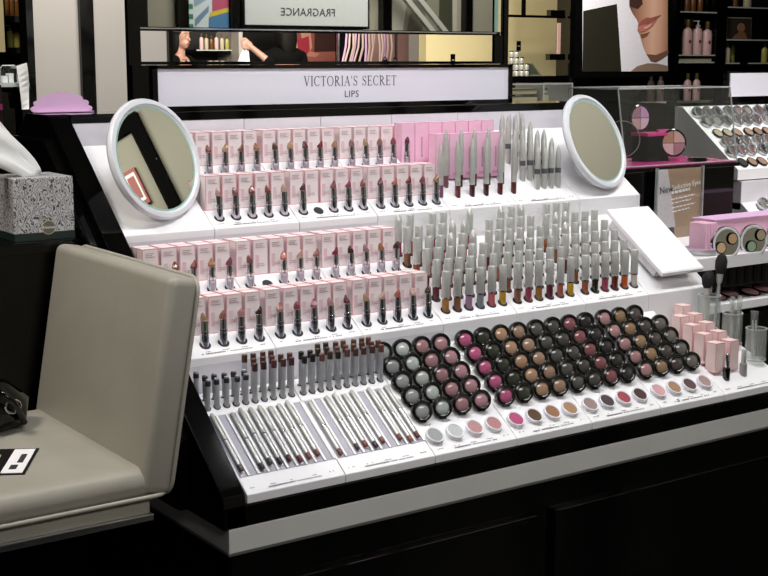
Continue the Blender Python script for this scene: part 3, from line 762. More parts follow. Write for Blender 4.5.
def tissue_box():
    t = thing('tissue_box', 'grey marbled cube tissue box with white tissue on the black counter', 'tissue box', (-.0835, .492, 1.1140))
    part('carton', MB().box(-.050, .050, -.050, .050, .010, .100), 'marbled', t, bevel=.0012)
    part('bottom_band', MB().box(-.0503, .0503, -.0503, .0503, 0, .0125), 'box_dark', t)
    part('slot_film', MB().lathe([(.03, 0), (.03, .0006)], 24, sy=.6), 'ink_soft', t, loc=(0, 0, .0999))
    em = part('emblem', MB().lathe([(.0115, 0), (.0115, .0006)], 24), 'beige', t, loc=(.006, -.0502, .020), rot=(PI / 2, 0, 0))
    part('emblem_disc', MB().lathe([(.0103, 0.0006), (.0103, .0009)], 24), 'leather_dark', em)
    obj('emblem_lettering', textmesh('emblem_lettering', 'Kleenex', .0062, 'ink_white', ext=.0002), em, (0, 0, .0010))
    # tissue sheet
    mb = MB(); nu, nv = 16, 12
    for i in range(nu + 1):
        u = i / nu
        for j in range(nv + 1):
            v = j / nv * 2 - 1
            wd = .014 + .07 * u ** .8
            x = .006 - .095 * u - .02 * u * u + wd * .55 * v * (1 - .2 * u) + .004 * math.sin(9 * v + 4 * u)
            z = .088 + .012 * (1 - u) + .115 * u - .018 * v * v * u + wd * .35 * v
            y = -.008 + wd * .5 * v * .6 + .009 * math.sin(5 * v + 6 * u) * u - .01 * u
            mb.v.append((x, y, z))
    for i in range(nu):
        for j in range(nv):
            a = i * (nv + 1) + j; mb.f.append([a, a + 1, a + nv + 2, a + nv + 1]); mb.m.append(0)
    o = part('tissue_sheet', mb, 'tissue', t, 80)
    sm = o.modifiers.new('thick', 'SOLIDIFY'); sm.thickness = .0008
    j = thing('small_jar', 'small pale round jar on the black counter beside the tissue box', 'jar', (-.185, .455, 1.1138))
    part('jar_body', MB().lathe([(.014, 0), (.016, .002), (.016, .009)], 20), 'rim_white', j, 40)
    part('jar_lid', MB().lathe([(.0165, .009), (.0168, .010), (.0168, .014), (.0155, .0148)], 20), 'soft_pink', j, 40)
tissue_box()

# ------------------------------------------------------------------ right: acrylic case on a black stand
def palette(name, loc, n, r, cols, label, cat='palette', group=None, thick=.006):
    q = Vector(n).normalized().to_track_quat('Z', 'Y')
    t = thing(name, label, cat, loc, q.to_euler(), group)
    part('case', MB().lathe([(r * .9, -thick), (r, -thick * .6), (r, .001), (r * .93, .003), (r * .86, .002), (r * .86, .0005)], 32), 'black', t, 40)
    for i, c in enumerate(cols):
        a0 = 2 * PI * i / len(cols) + .03; a1 = 2 * PI * (i + 1) / len(cols) - .03
        pts = [(.001 * math.cos((a0 + a1) / 2), .001 * math.sin((a0 + a1) / 2))] + [(r * .85 * math.cos(a0 + (a1 - a0) * k / 8), r * .85 * math.sin(a0 + (a1 - a0) * k / 8)) for k in range(9)]
        part('powder_pan', MB().prism(pts, .0003, .0018, 0, 'z'), 'tint', t, color=c)
    return t
def case_stand():
    st = thing('case_stand', 'black block pedestal under the clear acrylic case', 'stand', (1.74, .86, 0))
    part('pedestal', MB().box(-.20, .20, -.10, .10, 0, 1.121), 'black', st)
    part('top_plate', MB().box(-.214, .206, -.113, .105, 1.121, 1.131), 'black', st, bevel=.001)
    c = thing('acrylic_case', 'clear acrylic showcase with slanted front and pink floor on black pedestal', 'showcase', (1.74, .86, 1.1315))
    part('pink_floor', MB().box(-.208, .200, -.106, .10, 0, .005), 'case_pink', c)
    fr = [(-.108, .005), (-.074, .193), (-.071, .193), (-.105, .005)]
    part('front_pane', MB().prism(fr, -.210, .202), 'acrylic', c)
    side = [(-.105, .005), (-.071, .193), (.100, .193), (.100, .005)]
    part('side_pane', MB().prism(side, -.211, -.208), 'acrylic', c); part('side_pane', MB().prism(side, .199, .202), 'acrylic', c)
    part('top_pane', MB().box(-.211, .202, -.074, .102, .193, .196), 'acrylic', c)
    part('back_pane', MB().box(-.211, .202, .100, .103, .005, .193), 'acrylic', c)
    for (a, b) in [((-.2105, -.1065, .004), (-.2105, -.0725, .1955)), ((.2015, -.1065, .004), (.2015, -.0725, .1955)), ((-.2105, -.0725, .1955), (.2015, -.0725, .1955)), ((-.2105, -.0725, .1955), (-.2105, .10, .1955)),
                   ((.2015, -.0725, .1955), (.2015, .10, .1955)), ((-.2105, .10, .1955), (.2015, .10, .1955)), ((-.2105, -.1065, .004), (.2015, -.1065, .004)), ((-.2105, .102, .005), (-.2105, .102, .1955))]:
        part('edge', MB().tube([a, b], .0022, 6), 'acrylic_edge', c)
    cam_n = (-.62, -.78, .05)
    palette('round_palette', at(640, 118, .86), (-.05, -1, .05), .035, ['C79BC0', 'A07A8C', 'C9A4A4', 'D8B8C8'], 'violet four-shade round palette standing at left in the acrylic case', 'palette', 'round palettes in acrylic case')
    palette('round_palette', at(673.5, 143, .825), (-.35, -.92, .1), .037, ['D9B0AC', 'C08F78', 'E4C0C4', 'B0808C'], 'peach four-shade round palette leaning in front in the acrylic case', 'palette', 'round palettes in acrylic case')
    p = at(650, 160, .86)
    r = thing('dark_riser', 'dark cube riser with bright pink top in the acrylic case', 'riser', (p.x, p.y, 1.1368))
    part('cube', MB().box(-.036, .042, -.025, .03, 0, .066), 'black', r); part('pink_top', MB().box(-.040, .046, -.028, .033, .066, .074), 'case_pink', r, bevel=.001)
    p = at(684, 155, .80)
    q = thing('pink_stand', 'small curved pink stand behind the peach palette', 'stand', (p.x, .825, 1.1368))
    part('curved_back', MB().prism([(.0, 0), (.05, 0), (.06, .04), (.055, .08), (.048, .08), (.05, .04), (.04, .008), (0, .006)], -.02, .02), 'hot_pink', q, 40)
    o = tag(part('flat_compact', MB().lathe([(.02, 0), (.026, .002), (.026, .007), (.02, .009)], 20), 'black', None, 40, loc=(at(693, 158, .80).x, .785, 1.1368)), 'flat black compact lying on pink floor of the acrylic case', 'compact')
    part('lid_ring', MB().lathe([(.018, .009), (.019, .0095), (.015, .0098)], 20), 'chrome', o, 40)
    g = thing('clear_disc', 'thin clear pink-edged disc standing at left inside the case', 'disc', at(622, 139, .84), Vector((-.5, -.85, .1)).to_track_quat('Z', 'Y').to_euler())
    part('disc', MB().lathe([(.001, 0), (.046, 0), (.046, .002), (.001, .002)], 28, cap=False), 'acrylic', g, 40)
    part('disc_rim', MB().tube([(.046 * math.cos(2 * PI * k / 28), .046 * math.sin(2 * PI * k / 28), .001) for k in range(28)], .0010, 6, closed=True), 'acrylic_edge', g, 60)
    # printed card in a clear holder
    p0 = at(657.5, 168, .735); p1 = at(701.5, 166, .735); wdt = p1.x - p0.x
    h = thing('card_holder', 'clear upright holder with beige and white advertising card before black pedestal', 'sign', ((p0.x + p1.x) / 2 + .004, .738, .955), (0, 0, 0))
    H = 1.126 - .905
    part('card', MB().box(-wdt / 2, wdt / 2, 0, .002, -.05, H - .05), 'tint', h, color='A88C74')
    poly = [(-wdt / 2, H - .05), (-wdt / 2 + .036, H - .05), (-wdt / 2 + .072, .022), (-wdt / 2, .022)]
    part('white_print', MB().prism([(x, z) for x, z in poly], -.0006, 0, 0, 'y'), 'tint', h, color='CFC8CC')
    poly = [(-wdt / 2 + .058, .052), (-wdt / 2 + .082, -.05), (-wdt / 2, -.05), (-wdt / 2, .020), (-wdt / 2 + .04, .03)]
    part('dark_print', MB().prism(poly, -.0004, 0, 0, 'y'), 'black_matte', h)
    part('clear_front', MB().box(-wdt / 2 - .004, wdt / 2 + .004, -.006, -.0035, -.052, H - .046), 'acrylic', h)
    for s in (-1, 1): part('holder_edge', MB().box(s * (wdt / 2 + .003) - .0015, s * (wdt / 2 + .003) + .0015, -.006, .003, -.052, H - .046), 'acrylic_edge', h)
    obj('lettering', textmesh('lettering', 'New', .025, 'ink', 'LEFT'), h, (-wdt / 2 + .008, -.0012, .117), (PI / 2, -.10, 0))
    obj('lettering', textmesh('lettering', 'Seductive Eyes', .0180, 'ink_white', 'LEFT'), h, (-wdt / 2 + .053, -.0012, .1225), (PI / 2, -.10, 0))
    for j, (x0, x1, z) in enumerate([(.052, .12, .107), (.052, .138, .092), (.054, .125, .082), (.056, .14, .070), (.058, .12, .060)]):
        mb = MB(); x = x0
        while x < x1:
            e = min(x1, x + random.uniform(.006, .016)); mb.box(x, e, -.0012, -.0006, z + (x - .05) * .1, z + (x - .05) * .1 + (.007 if j == 0 else .0032)); x = e + .003
        o = part('small_print', mb, 'ink_white', h, loc=(-wdt / 2, 0, 0)); o['kind'] = 'stuff'
case_stand()

# ------------------------------------------------------------------ right: low side stand with pink gift set
def side_stand():
    t = thing('side_stand', 'white topped black side stand at right edge with pink gift set', 'stand', (1.80, .60, 0))
    part('body', MB().box(-.30, .45, -.10, .15, 0, .79), 'black', t)
    part('shelf_board', MB().box(-.40, .47, -.15, .15, .919, .949), 'white', t, bevel=.001)
    part('drawer_block', MB().box(-.28, .45, -.135, .15, .872, .919), 'black_matte', t)
    for i in range(24): part('drawer_rib', MB().box(-.275 + .03 * i, -.262 + .03 * i, -.138, -.135, .874, .917), 'black', t)
    part('lower_back', MB().box(-.26, .45, .05, .06, .79, .872), 'soft_pink', t)
    part('lower_shelf', MB().box(-.36, .47, -.15, .05, .815, .835), 'white', t, bevel=.001)
    g = thing('pink_gift_box', 'pink gift set box with arched cut-outs on the white shelf', 'box', (1.80, .59, .9495))
    part('box_body', MB().box(-.220, .42, -.085, -.02, 0, .074), 'pink_box', g, bevel=.001)
    part('top_sheet', MB().box(-.224, .424, -.090, -.016, .074, .0765), 'soft_pink', g)
    for i in range(5):
        x = 1.531 + .0090 * i
        tag(part('pink_booklet', MB().box(-.0036, .0036, -.025, .025, 0, .072), ['pink_box'], None, loc=(x, .512, .9495), bevel=.0008), f'thin pink carton, {ORD[i]} from left beside the pink gift box', 'carton', 'thin pink cartons beside gift box')
    for i, (px, py) in enumerate(((726, 243), (753, 241), (779, 238))):
        p = at(px, py, .460)
        c = thing('round_compact_mirror', f'round mirrored compact with powder pans, {ORD[i]} from left before the pink gift box', 'compact', p, Vector((-.25, -.95, .05)).to_track_quat('Z', 'Y').to_euler(), 'mirrored compacts before the gift box')
        r = .0400
        part('case', MB().lathe([(r * .9, -.006), (r, -.004), (r, .002), (r * .94, .003)], 32), 'chrome', c, 40)
        part('glass', MB().lathe([(.001, .0032), (r * .86, .0032)], 32, cap=False), 'mirror', c); part('pink_ring', MB().lathe([(r * .80, .0034), (r * .87, .0042), (r * .94, .0036)], 32, cap=False), 'rim_white', c, 50)
        for j, (a, b, cc) in enumerate(((-.017, -.010, 'D8B890'), (.014, .010, 'C9A87C')) if i == 0 else ((-.008, -.012, '9CB49A'), (.018, .014, 'B9A98C'))):
            pan = part('powder_pan', MB().lathe([(.0145, .0033), (.0145, .006), (.013, .0066)], 20), 'black', c, 40, loc=(a, b, 0))
            part('powder', MB().lathe([(.0118, .006), (.0118, .0072)], 18), 'tint', pan, color=cc)
    o = tag(part('clear_dish', MB().lathe([(.030, 0), (.037, .002), (.038, .014), (.036, .014), (.035, .004), (.001, .003)], 28), 'acrylic_edge', None, 40, loc=(at(701, 261, .50).x, .50, .9497)), 'shallow clear dish with pink rim on the white shelf', 'dish')
    part('pink_rim', MB().tube([(.0375 * math.cos(2 * PI * k / 28), .0375 * math.sin(2 * PI * k / 28), .0145) for k in range(28)], .0018, 6, closed=True), 'soft_pink', o, 60)
    for i in range(5):
        palette('pink_palette', (1.59 + .06 * i, .50 + .012 * (i % 2), .8415), (0, -.25, 1), .026, ['C98A96', 'D8A8A8'], f'flat pink palette, {ORD[i]} from left on the lower white shelf', 'palette', 'pink palettes on lower shelf')
side_stand()

# ------------------------------------------------------------------ right: second gondola with silver-ringed eye compacts
def eye_gondola():
    t = thing('eye_gondola', 'second white sloping display with silver ringed compacts at the right edge', 'counter', (2.33, 1.07, 0))
    X0, X1 = -.006, .75
    def prism(name, prof, m, x0=X0, x1=X1): return part(name, MB().prism([(a - 1.07, b) for a, b in prof], x0, x1), m, t)
    prism('slope', [(1.07, 1.040), (1.07, 1.072), (1.30, 1.252), (1.33, 1.252), (1.33, 1.04)], 'white')
    prism('lower_riser', [(1.064, .95), (1.064, 1.036), (1.33, 1.036), (1.33, .95)], 'strip_grey', X0 + .012)
    prism('lower_slope', [(.93, .83), (.93, .862), (1.06, .97), (1.33, .97), (1.33, .83)], 'white', X0 + .012)
    prism('body', [(.93, 0), (.93, .83), (1.7, .83), (1.7, 0)], 'black')
    prism('rear_body', [(1.335, .83), (1.335, 1.262), (1.5, 1.262), (1.68, .83)], 'black')
    s = thing('eye_sign', 'blank white header panel of the second display at the right edge', 'sign', (2.86, 1.36, 1.2625))
    part('face', MB().box(-.262, .25, -.012, -.008, .016, .092), 'sign_face', s); part('backing', MB().box(-.272, .26, -.008, .01, 0, .098), 'black', s)
    case = MB().lathe([(.014, -.008), (.0202, -.006), (.0208, .002), (.019, .006), (.0140, .0065), (.0125, .004), (.0120, .003)], 20).mesh('case', 'ring_metal', 40)
    lens = MB().lathe([(.0120, .0028), (.0120, .004), (.006, .0055)], 16).mesh('lens', 'tint_gloss', 60)
    flat = MB().lathe([(.014, 0), (.0195, .002), (.0195, .007), (.0165, .008), (.016, .0065), (.001, .006)], 20).mesh('jar', 'black', 40)
    fl_ = MB().lathe([(.016, .006), (.016, .0072)], 16).mesh('product', 'tint_powder', 60)
    cols = [('grey', '4E4E4C'), ('pale pink', '8A7470'), ('taupe', '5E5854'), ('rose', '6E5452'), ('pearl', '8C887C'), ('charcoal', '343434')]
    rows = [(1.262, 0, 'up'), (1.228, .006, 'up'), (1.196, .018, 'flat'), (1.152, .012, 'up'), (1.120, .0, 'up'), (1.090, .012, 'flat')]
    sl = .18 / .23; rng = random.Random(2)
    fc = [('rosy', '7E6258'), ('cream', 'B8A88C'), ('tan', '8E7460'), ('black', '2A2A28'), ('peach', '9C826C'), ('gold', '947A60'), ('brown', '6E5A4A')]
    for r, (y, dx, kind) in enumerate(rows):
        for i in range(9):
            x = 2.352 + .0445 * i + dx + .006 * (i // 3) * 1.6; z = 1.072 + (y - 1.07) * sl
            if kind == 'up':
                c = cols[rng.randrange(6)]
                o = tag(obj('silver_compact', case, None, (x, y, z + .013), (math.radians(58), 0, rng.uniform(-.1, .1))), f'silver ringed compact with {c[0]} lens, {ORD[r]} row from top, {ORD[i]} from left, right display', 'compact', 'silver ringed compacts on right display')
                obj('lens', lens, o, color=c[1])
            else:
                c = fc[rng.randrange(7)]
                o = tag(obj('open_pot', flat, None, (x, y, z - .001), (math.atan(sl), 0, 0)), f'black open pot of {c[0]} shadow, {ORD[r]} row from top, {ORD[i]} from left, right display', 'pot', 'open black pots on right display')
                obj('product', fl_, o, color=c[1])
    for r in range(2):
        for i in range(4):
            x = 2.405 + .046 * i; y = 1.035 - .05 * r; z = .862 + (y - .93) * .83
            o = tag(obj('silver_compact', case, None, (x, y, z + .018), (math.radians(58), 0, 0)), f'silver ringed compact on lower slope of right display, {["upper", "lower"][r]} row, {ORD[i]} from left', 'compact', 'silver ringed compacts on lower slope')
            obj('lens', lens, o, color='7A7672')
eye_gondola()

# ------------------------------------------------------------------ the shop around the counter
def span(px0, px1, py0, py1, Y, d0=0., d1=.02):
    """box on the plane y = Y between two places of the photograph, d0..d1 deep"""
    a = at(px0, py1, Y); b = at(px1, py0, Y); z0 = min(at(px0, py1, Y).z, at(px1, py1, Y).z); z1 = max(at(px0, py0, Y).z, at(px1, py0, Y).z)
    return (a.x, b.x, Y + d0, Y + d1, z0, z1)
def partition():
    t = thing('partition_screen', 'pale translucent panels between black posts behind the pink card', 'partition', (at(90, 59, 3.0).x, 3.0, 0))
    bx = t.location.x
    xs = {p: at(p, 59, 3.0).x - bx for p in (26, 33, 79.5, 93, 167, 171)}
    for a, b in ((33, 79.5), (93, 167)): part('panel', MB().box(xs[a], xs[b], .0, .03, .05, 2.5), 'panel_white', t)
    for a, b in ((26, 33), (79.5, 93), (167, 171)): part('post', MB().box(xs[a], xs[b], -.02, .05, 0, 2.5), 'black', t)
    part('top_rail', MB().box(xs[26], xs[171], -.02, .05, 2.5, 2.56), 'black', t); part('bottom_rail', MB().box(xs[33], xs[167], -.01, .04, 0, .05), 'black', t)
partition()

def bottle_mesh(w_, h, m, capm, kind='flip'):
    """upright lotion bottle with shoulders, returned as body and cap meshes"""
    body = MB().lathe([(w_ * .46, 0), (w_ * .5, h * .03), (w_ * .5, h * .62), (w_ * .42, h * .72), (w_ * .2, h * .76), (w_ * .18, h * .79)], 16, sy=.75).mesh('bottle_body', m, 40)
    if kind == 'pump':
        cap = MB().lathe([(w_ * .2, h * .78), (w_ * .22, h * .79), (w_ * .22, h * .84), (w_ * .07, h * .85), (w_ * .07, h * .93), (w_ * .16, h * .935), (w_ * .16, h * .97)], 12).box(-w_ * .5, 0, -w_ * .07, w_ * .07, h * .94, h * .97).mesh('pump', capm, 40)
    else:
        cap = MB().lathe([(w_ * .2, h * .78), (w_ * .21, h * .79), (w_ * .21, h), (w_ * .17, h)], 12).mesh('cap', capm, 40)
    return body, cap
mat('lotion_pink', 'D8B2B0', .35, noise=.05, nscale=30); mat('lotion_yellow', 'A8A050', .3, noise=.05, nscale=30); mat('amber', '6A4420', .25, noise=.1, nscale=30)
mat('cap_gold', '7A6A3A', .3, metal=.6); mat('label_red', '8A2C28', .5)
mat('lotion_cream', 'B9AE92', .4, noise=.05, nscale=30)
def bottle(px, py_bot, py_top, wpx, Y, z, m, capm, label, group, kind='flip', sticker=True):
    p = at(px, py_bot, Y); sc = (CAMP - p).length / F_PX * 1.0
    h = (py_bot - py_top) * sc; w_ = wpx * sc
    b, c = bottle_mesh(w_, h, m, capm, kind)
    t = tag(obj('lotion_bottle', b, None, (p.x, Y, z), (0, 0, 0)), label, 'bottle', group)
    obj('cap', c, t)
    if sticker: part('sticker', MB().lathe([(w_ * .16, 0), (w_ * .16, .001)], 12), 'label_red', t, loc=(-w_ * .1, -w_ * .39, h * .38), rot=(PI / 2, 0, 0))
    return t

def left_shelf():
    Y = 3.9
    t = thing('left_shelving', 'dark shelving with amber and yellow bottles at upper left corner', 'shelf', (at(10, 59, Y).x, Y, 0))
    bx = t.location.x
    x0, x1 = at(-14, 59, Y).x - bx, at(26, 59, Y).x - bx
    part('back', MB().box(x0, x1, .2, .22, 0, 2.4), 'black_matte', t)
    for p0, p1 in ((-14, -11), (22.5, 27)): part('upright', MB().box(at(p0, 59, Y).x - bx, at(p1, 59, Y).x - bx, -.06, .2, 0, 2.4), 'black', t)
    zs = {k: at(12, k, Y).z for k in (16.5, 47.5, 84)}
    for k, z in zs.items(): part('shelf', MB().box(x0, x1, -.06, .2, z - .025, z), 'black', t)
    for i, px in enumerate((7.5, 12.5, 17.5, 22.2)):
        bottle(px, 16.5, -6, 4.4, Y, zs[16.5], 'amber', 'cap_gold', f'amber bottle, {ORD[i]} from left on upper left shelf', 'amber bottles on left shelf', sticker=False)
    for i, px in enumerate((10.5, 17)):
        bottle(px, 47.5, 26 + 3 * i, 6.2, Y, zs[47.5], 'lotion_yellow', 'pen_white' if i == 0 else 'cap_gold', ['yellow lotion bottle with white pump on left shelf', 'yellow lotion bottle with short cap on left shelf'][i], 'yellow bottles on left shelf', 'pump' if i == 0 else 'flip', False)
    f = part('door_panel', MB().box(at(-12, 59, Y - .08).x - bx, at(5.3, 59, Y - .08).x - bx, -.085, -.07, at(0, 52, Y - .08).z, at(0, -10, Y - .08).z), 'beige', t)
    Y2 = 2.7
    c = thing('left_table', 'low black table at the left edge with paper and a clear case', 'table', (at(8, 83, Y2).x, Y2, 0))
    bx = c.location.x; zt = at(10, 83, Y2).z
    part('table_top', MB().box(at(-20, 59, Y2).x - bx, at(25, 59, Y2).x - bx, -.03, .3, zt - .012, zt), 'glass_shelf', c)
    for sx in (at(-18, 59, Y2).x - bx, at(23, 59, Y2).x - bx):
        for sy in (0, .27): part('leg', MB().box(sx - .015, sx + .015, sy - .015, sy + .015, 0, zt - .03), 'black', c)
    part('apron', MB().box(at(-19, 59, Y2).x - bx, at(24, 59, Y2).x - bx, .02, .04, zt - .25, zt - .03), 'black', c)
    k = thing('clear_box', 'small clear box with rounded top on the left table', 'box', (at(11, 80, Y2).x, Y2 + .04, zt + .0005))
    prof = [(-.028, 0), (-.028, .045), (-.02, .056), (.02, .056), (.03, .045), (.03, 0)]
    part('shell', MB().prism(prof, -.02, .03, 0, 'y'), 'acrylic', k); part('shell_edge', MB().tube([(a, -.02, b) for a, b in prof], .002, 6), 'acrylic_edge', k)
    part('content', MB().box(-.018, .0, -.01, .02, 0, .022).box(.004, .02, -.01, .02, 0, .03), 'strip_grey', k)
    p = at(22, 83, Y2 - .02)
    n = MB()
    for i in range(9):
        u = i / 8; n.v += [(-.010 - .012 * u, -.004 * math.sin(u * 3), -.085 + .14 * u), (.014 - .004 * u + .006 * math.sin(u * 3), .006 * math.sin(u * 5), -.085 + .15 * u)]
    for i in range(8): n.f.append([2 * i, 2 * i + 1, 2 * i + 3, 2 * i + 2]); n.m.append(0)
    o = tag(part('paper_sheet', n, 'tissue', None, loc=(p.x, Y2 - .035, p.z)), 'curled white paper sheet hanging over the edge of the left table', 'paper'); o.modifiers.new('thick', 'SOLIDIFY').thickness = .001
    b = thing('shopping_bag', 'dark maroon shopping bag with pink stripe at the left edge', 'bag', (at(-3, 100, 2.2).x, 2.25, at(0, 120, 2.2).z - .1))
    part('bag_body', MB().box(-.05, .022, -.03, .03, 0, .20), 'tint', b, color='3A1C22', bevel=.002); part('stripe', MB().box(-.0505, .0225, -.031, .031, .128, .145), 'hot_pink', b)
    part('handle', MB().tube([(-.03 + .035 * j / 8, -.028, .20 + .05 * math.sin(PI * j / 8)) for j in range(9)], .002, 6), 'black', b, 60)
    s_ = thing('bag_stool', 'black block stool under the maroon shopping bag', 'stool', (b.location.x, 2.25, 0))
    part('seat', MB().box(-.08, .05, -.06, .08, b.location.z - .03, b.location.z - .001), 'black', s_); part('pedestal', MB().box(-.06, .03, -.04, .06, 0, b.location.z - .03), 'black', s_)
left_shelf()

# far shop seen through the gap under the tower mirror ---------------------------
def capsules(segs, vox, name, m, smooth_it=6):
    """one continuous surface grown from tapered limbs: segs = (p0, r0, p1, r1) or ('e', centre, radii)"""
    bm = bmesh.new()
    for sg in segs:
        if sg[0] == 'e':
            r = bmesh.ops.create_icosphere(bm, subdivisions=3, radius=1)
            for v in r['verts']: v.co = Vector((v.co.x * sg[2][0], v.co.y * sg[2][1], v.co.z * sg[2][2])) + Vector(sg[1])
        else:
            p0, r0, p1, r1 = Vector(sg[0]), sg[1], Vector(sg[2]), sg[3]; d = p1 - p0; n = 6
            for i in range(n + 1):
                u = i / n
                r = bmesh.ops.create_icosphere(bm, subdivisions=2, radius=r0 + (r1 - r0) * u)
                for v in r['verts']: v.co += p0 + d * u
            q = d.to_track_quat('Z', 'Y').to_matrix().to_4x4()
            bmesh.ops.create_cone(bm, cap_ends=True, segments=14, radius1=r0, radius2=r1, depth=d.length, matrix=Matrix.Translation((p0 + p1) / 2) @ q)
    me = bpy.data.meshes.new(name); bm.to_mesh(me); bm.free()
    o = bpy.data.objects.new(name, me); COL.objects.link(o)
    rm = o.modifiers.new('r', 'REMESH'); rm.mode = 'VOXEL'; rm.voxel_size = vox; rm.use_smooth_shade = True
    sm = o.modifiers.new('s', 'SMOOTH'); sm.iterations = smooth_it; sm.factor = .5
    dg = bpy.context.evaluated_depsgraph_get(); dg.update()
    me2 = bpy.data.meshes.new_from_object(o.evaluated_get(dg)); me2.name = name; me2.materials.clear(); me2.materials.append(MATS[m])
    me2.polygons.foreach_set('use_smooth', [True] * len(me2.polygons))
    bpy.data.objects.remove(o); bpy.data.meshes.remove(me)
    return me2
def person(loc, face, chin, label, arm=None):
    """standing woman; local +y is where she faces; arm = optional raised right arm (elbow, hand) in local coordinates"""
    rz = math.atan2(-face[0], face[1])
    k = chin / 1.51
    t = thing('person', label, 'person', loc, (0, 0, rz), 'shoppers far behind the counter')
    c = chin; sh = c - .085
    head = [('e', (0, .0, c + .125), (.075, .092, .108)), ('e', (0, .022, c + .045), (.054, .068, .055)), ('e', (0, .048, c + .012), (.028, .030, .022)),
            ((0, .088, c + .105), .008, (0, .106, c + .072), .013), ('e', (0, .086, c + .040), (.022, .012, .011)), ('e', (.075, -.005, c + .095), (.010, .02, .03)), ('e', (-.075, -.005, c + .095), (.010, .02, .03))]
    neck = [((0, -.012, c + .03), .052, (0, -.02, sh - .01), .058)]
    torso = [((-.10, -.015, sh - .05), .068, (.10, -.015, sh - .05), .068), ('e', (0, -.01, sh - .16), (.155, .105, .17)), ('e', (0, -.005, sh - .38), (.125, .09, .14)), ('e', (0, -.01, sh - .55), (.165, .115, .13))]
    legs = []
    for s in (-1, 1):
        legs += [((s * .085, 0, sh - .6), .088, (s * .08, .01, sh * .36), .056), ((s * .08, .01, sh * .36), .054, (s * .075, -.01, .08), .036), ((s * .075, -.015, .05), .036, (s * .08, .13, .03), .028)]
    def hand(w0, d, side, up):
        d = Vector(d).normalized(); up = Vector(up).normalized(); lat = d.cross(up).normalized(); w0 = Vector(w0); out = []
        out.append((w0, .022, w0 + d * .045, .026)); out.append((w0 + d * .03 + lat * .018, .018, w0 + d * .07 + lat * .022, .014)); out.append((w0 + d * .03 - lat * .018, .018, w0 + d * .07 - lat * .022, .014))
        for j, ln in enumerate((.060, .072, .068, .052)):
            b0 = w0 + d * .072 + lat * (.030 - .019 * j); m1 = b0 + d * ln * .5 - up * .008; out += [(b0, .0095, m1, .009), (m1, .009, m1 + d * ln * .38 - up * ln * .3, .0075)]
        th = w0 + d * .02 + lat * .03 * side; out += [(th, .012, th + d * .03 + lat * .022 * side, .0105), (th + d * .03 + lat * .022 * side, .0105, th + d * .062 + lat * .02 * side, .008)]
        return out
    arms = []; sleeve = []
    for s in (-1, 1):
        shp = Vector((s * .17, -.015, sh - .055))
        if arm and s == arm[0]: el, wr = Vector(arm[1]), Vector(arm[2])
        else: el, wr = Vector((s * .235, -.02, sh - .34)), Vector((s * .245, .08, sh - .55))
        arms += [(shp, .050, el, .040), (el, .039, wr, .026)] + hand(wr, wr - el, -s, (0, 1, .2))
        sleeve += [(shp, .060, el, .050)]
        if not (arm and s == arm[0]): sleeve += [(el, .049, wr + (el - wr) * .1, .036)]
        else: sleeve += [(el, .049, el + (wr - el) * .12, .047)]
    obj('body', capsules(head + neck + torso + arms + legs, .0085, 'body', 'skin', 4), t)
    cloth = [('e', (0, -.055, sh - .07), (.13, .07, .085)), ((-.11, -.015, sh - .05), .078, (-.05, -.03, sh - .045), .07), ((.11, -.015, sh - .05), .078, (.05, -.03, sh - .045), .07), ((-.05, -.05, sh - .03), .05, (.05, -.05, sh - .03), .05), ('e', (0, -.012, sh - .24), (.168, .118, .16)), ('e', (0, -.005, sh - .40), (.140, .105, .16)), ('e', (0, -.01, sh - .56), (.18, .13, .14))] + sleeve
    for s in (-1, 1): cloth += [((s * .088, 0, sh - .6), .102, (s * .085, .01, sh * .36), .072), ((s * .085, .01, sh * .36), .07, (s * .08, -.01, .12), .056)]
    obj('black_clothing', capsules(cloth, .011, 'black_clothing', 'cloth_black', 4), t)
    hair = [('e', (0, -.024, c + .148), (.094, .104, .108)), ('e', (.066, -.030, c + .06), (.036, .066, .125)), ('e', (-.066, -.030, c + .06), (.036, .066, .125)), ('e', (0, -.080, c + .02), (.09, .05, .17))]
    obj('hair', capsules(hair, .010, 'hair', 'hair', 4), t)
    for s in (-1, 1):
        e = part('eye', MB().lathe([(.001, 0), (.009, .001), (.009, .003), (.001, .005)], 10, sy=.5), 'beige', t, 60, loc=(s * .030, .080, c + .112), rot=(-PI / 2, 0, 0)); part('iris', MB().lathe([(.0045, .0035), (.0045, .0058)], 8), 'hair', e)
        part('eyebrow', MB().tube([(s * .016, .088, c + .130), (s * .032, .086, c + .136), (s * .048, .075, c + .130)], .0028, 6), 'hair', t, 60)
    part('lips', MB().lathe([(.001, 0), (.02, .002), (.018, .006), (.001, .008)], 12, sy=.42), 'tint', t, 60, loc=(0, .092, c + .042), rot=(-PI / 2, 0, 0), color='9A4A4A')
    for s in (-1, 1): part('shoe', MB().lathe([(.03, 0), (.045, .004), (.044, .03), (.03, .05), (.01, .056)], 16, sx=.95, sy=2.2), 'black', t, 50, loc=(s * .08, .05, 0))
    return t, rz
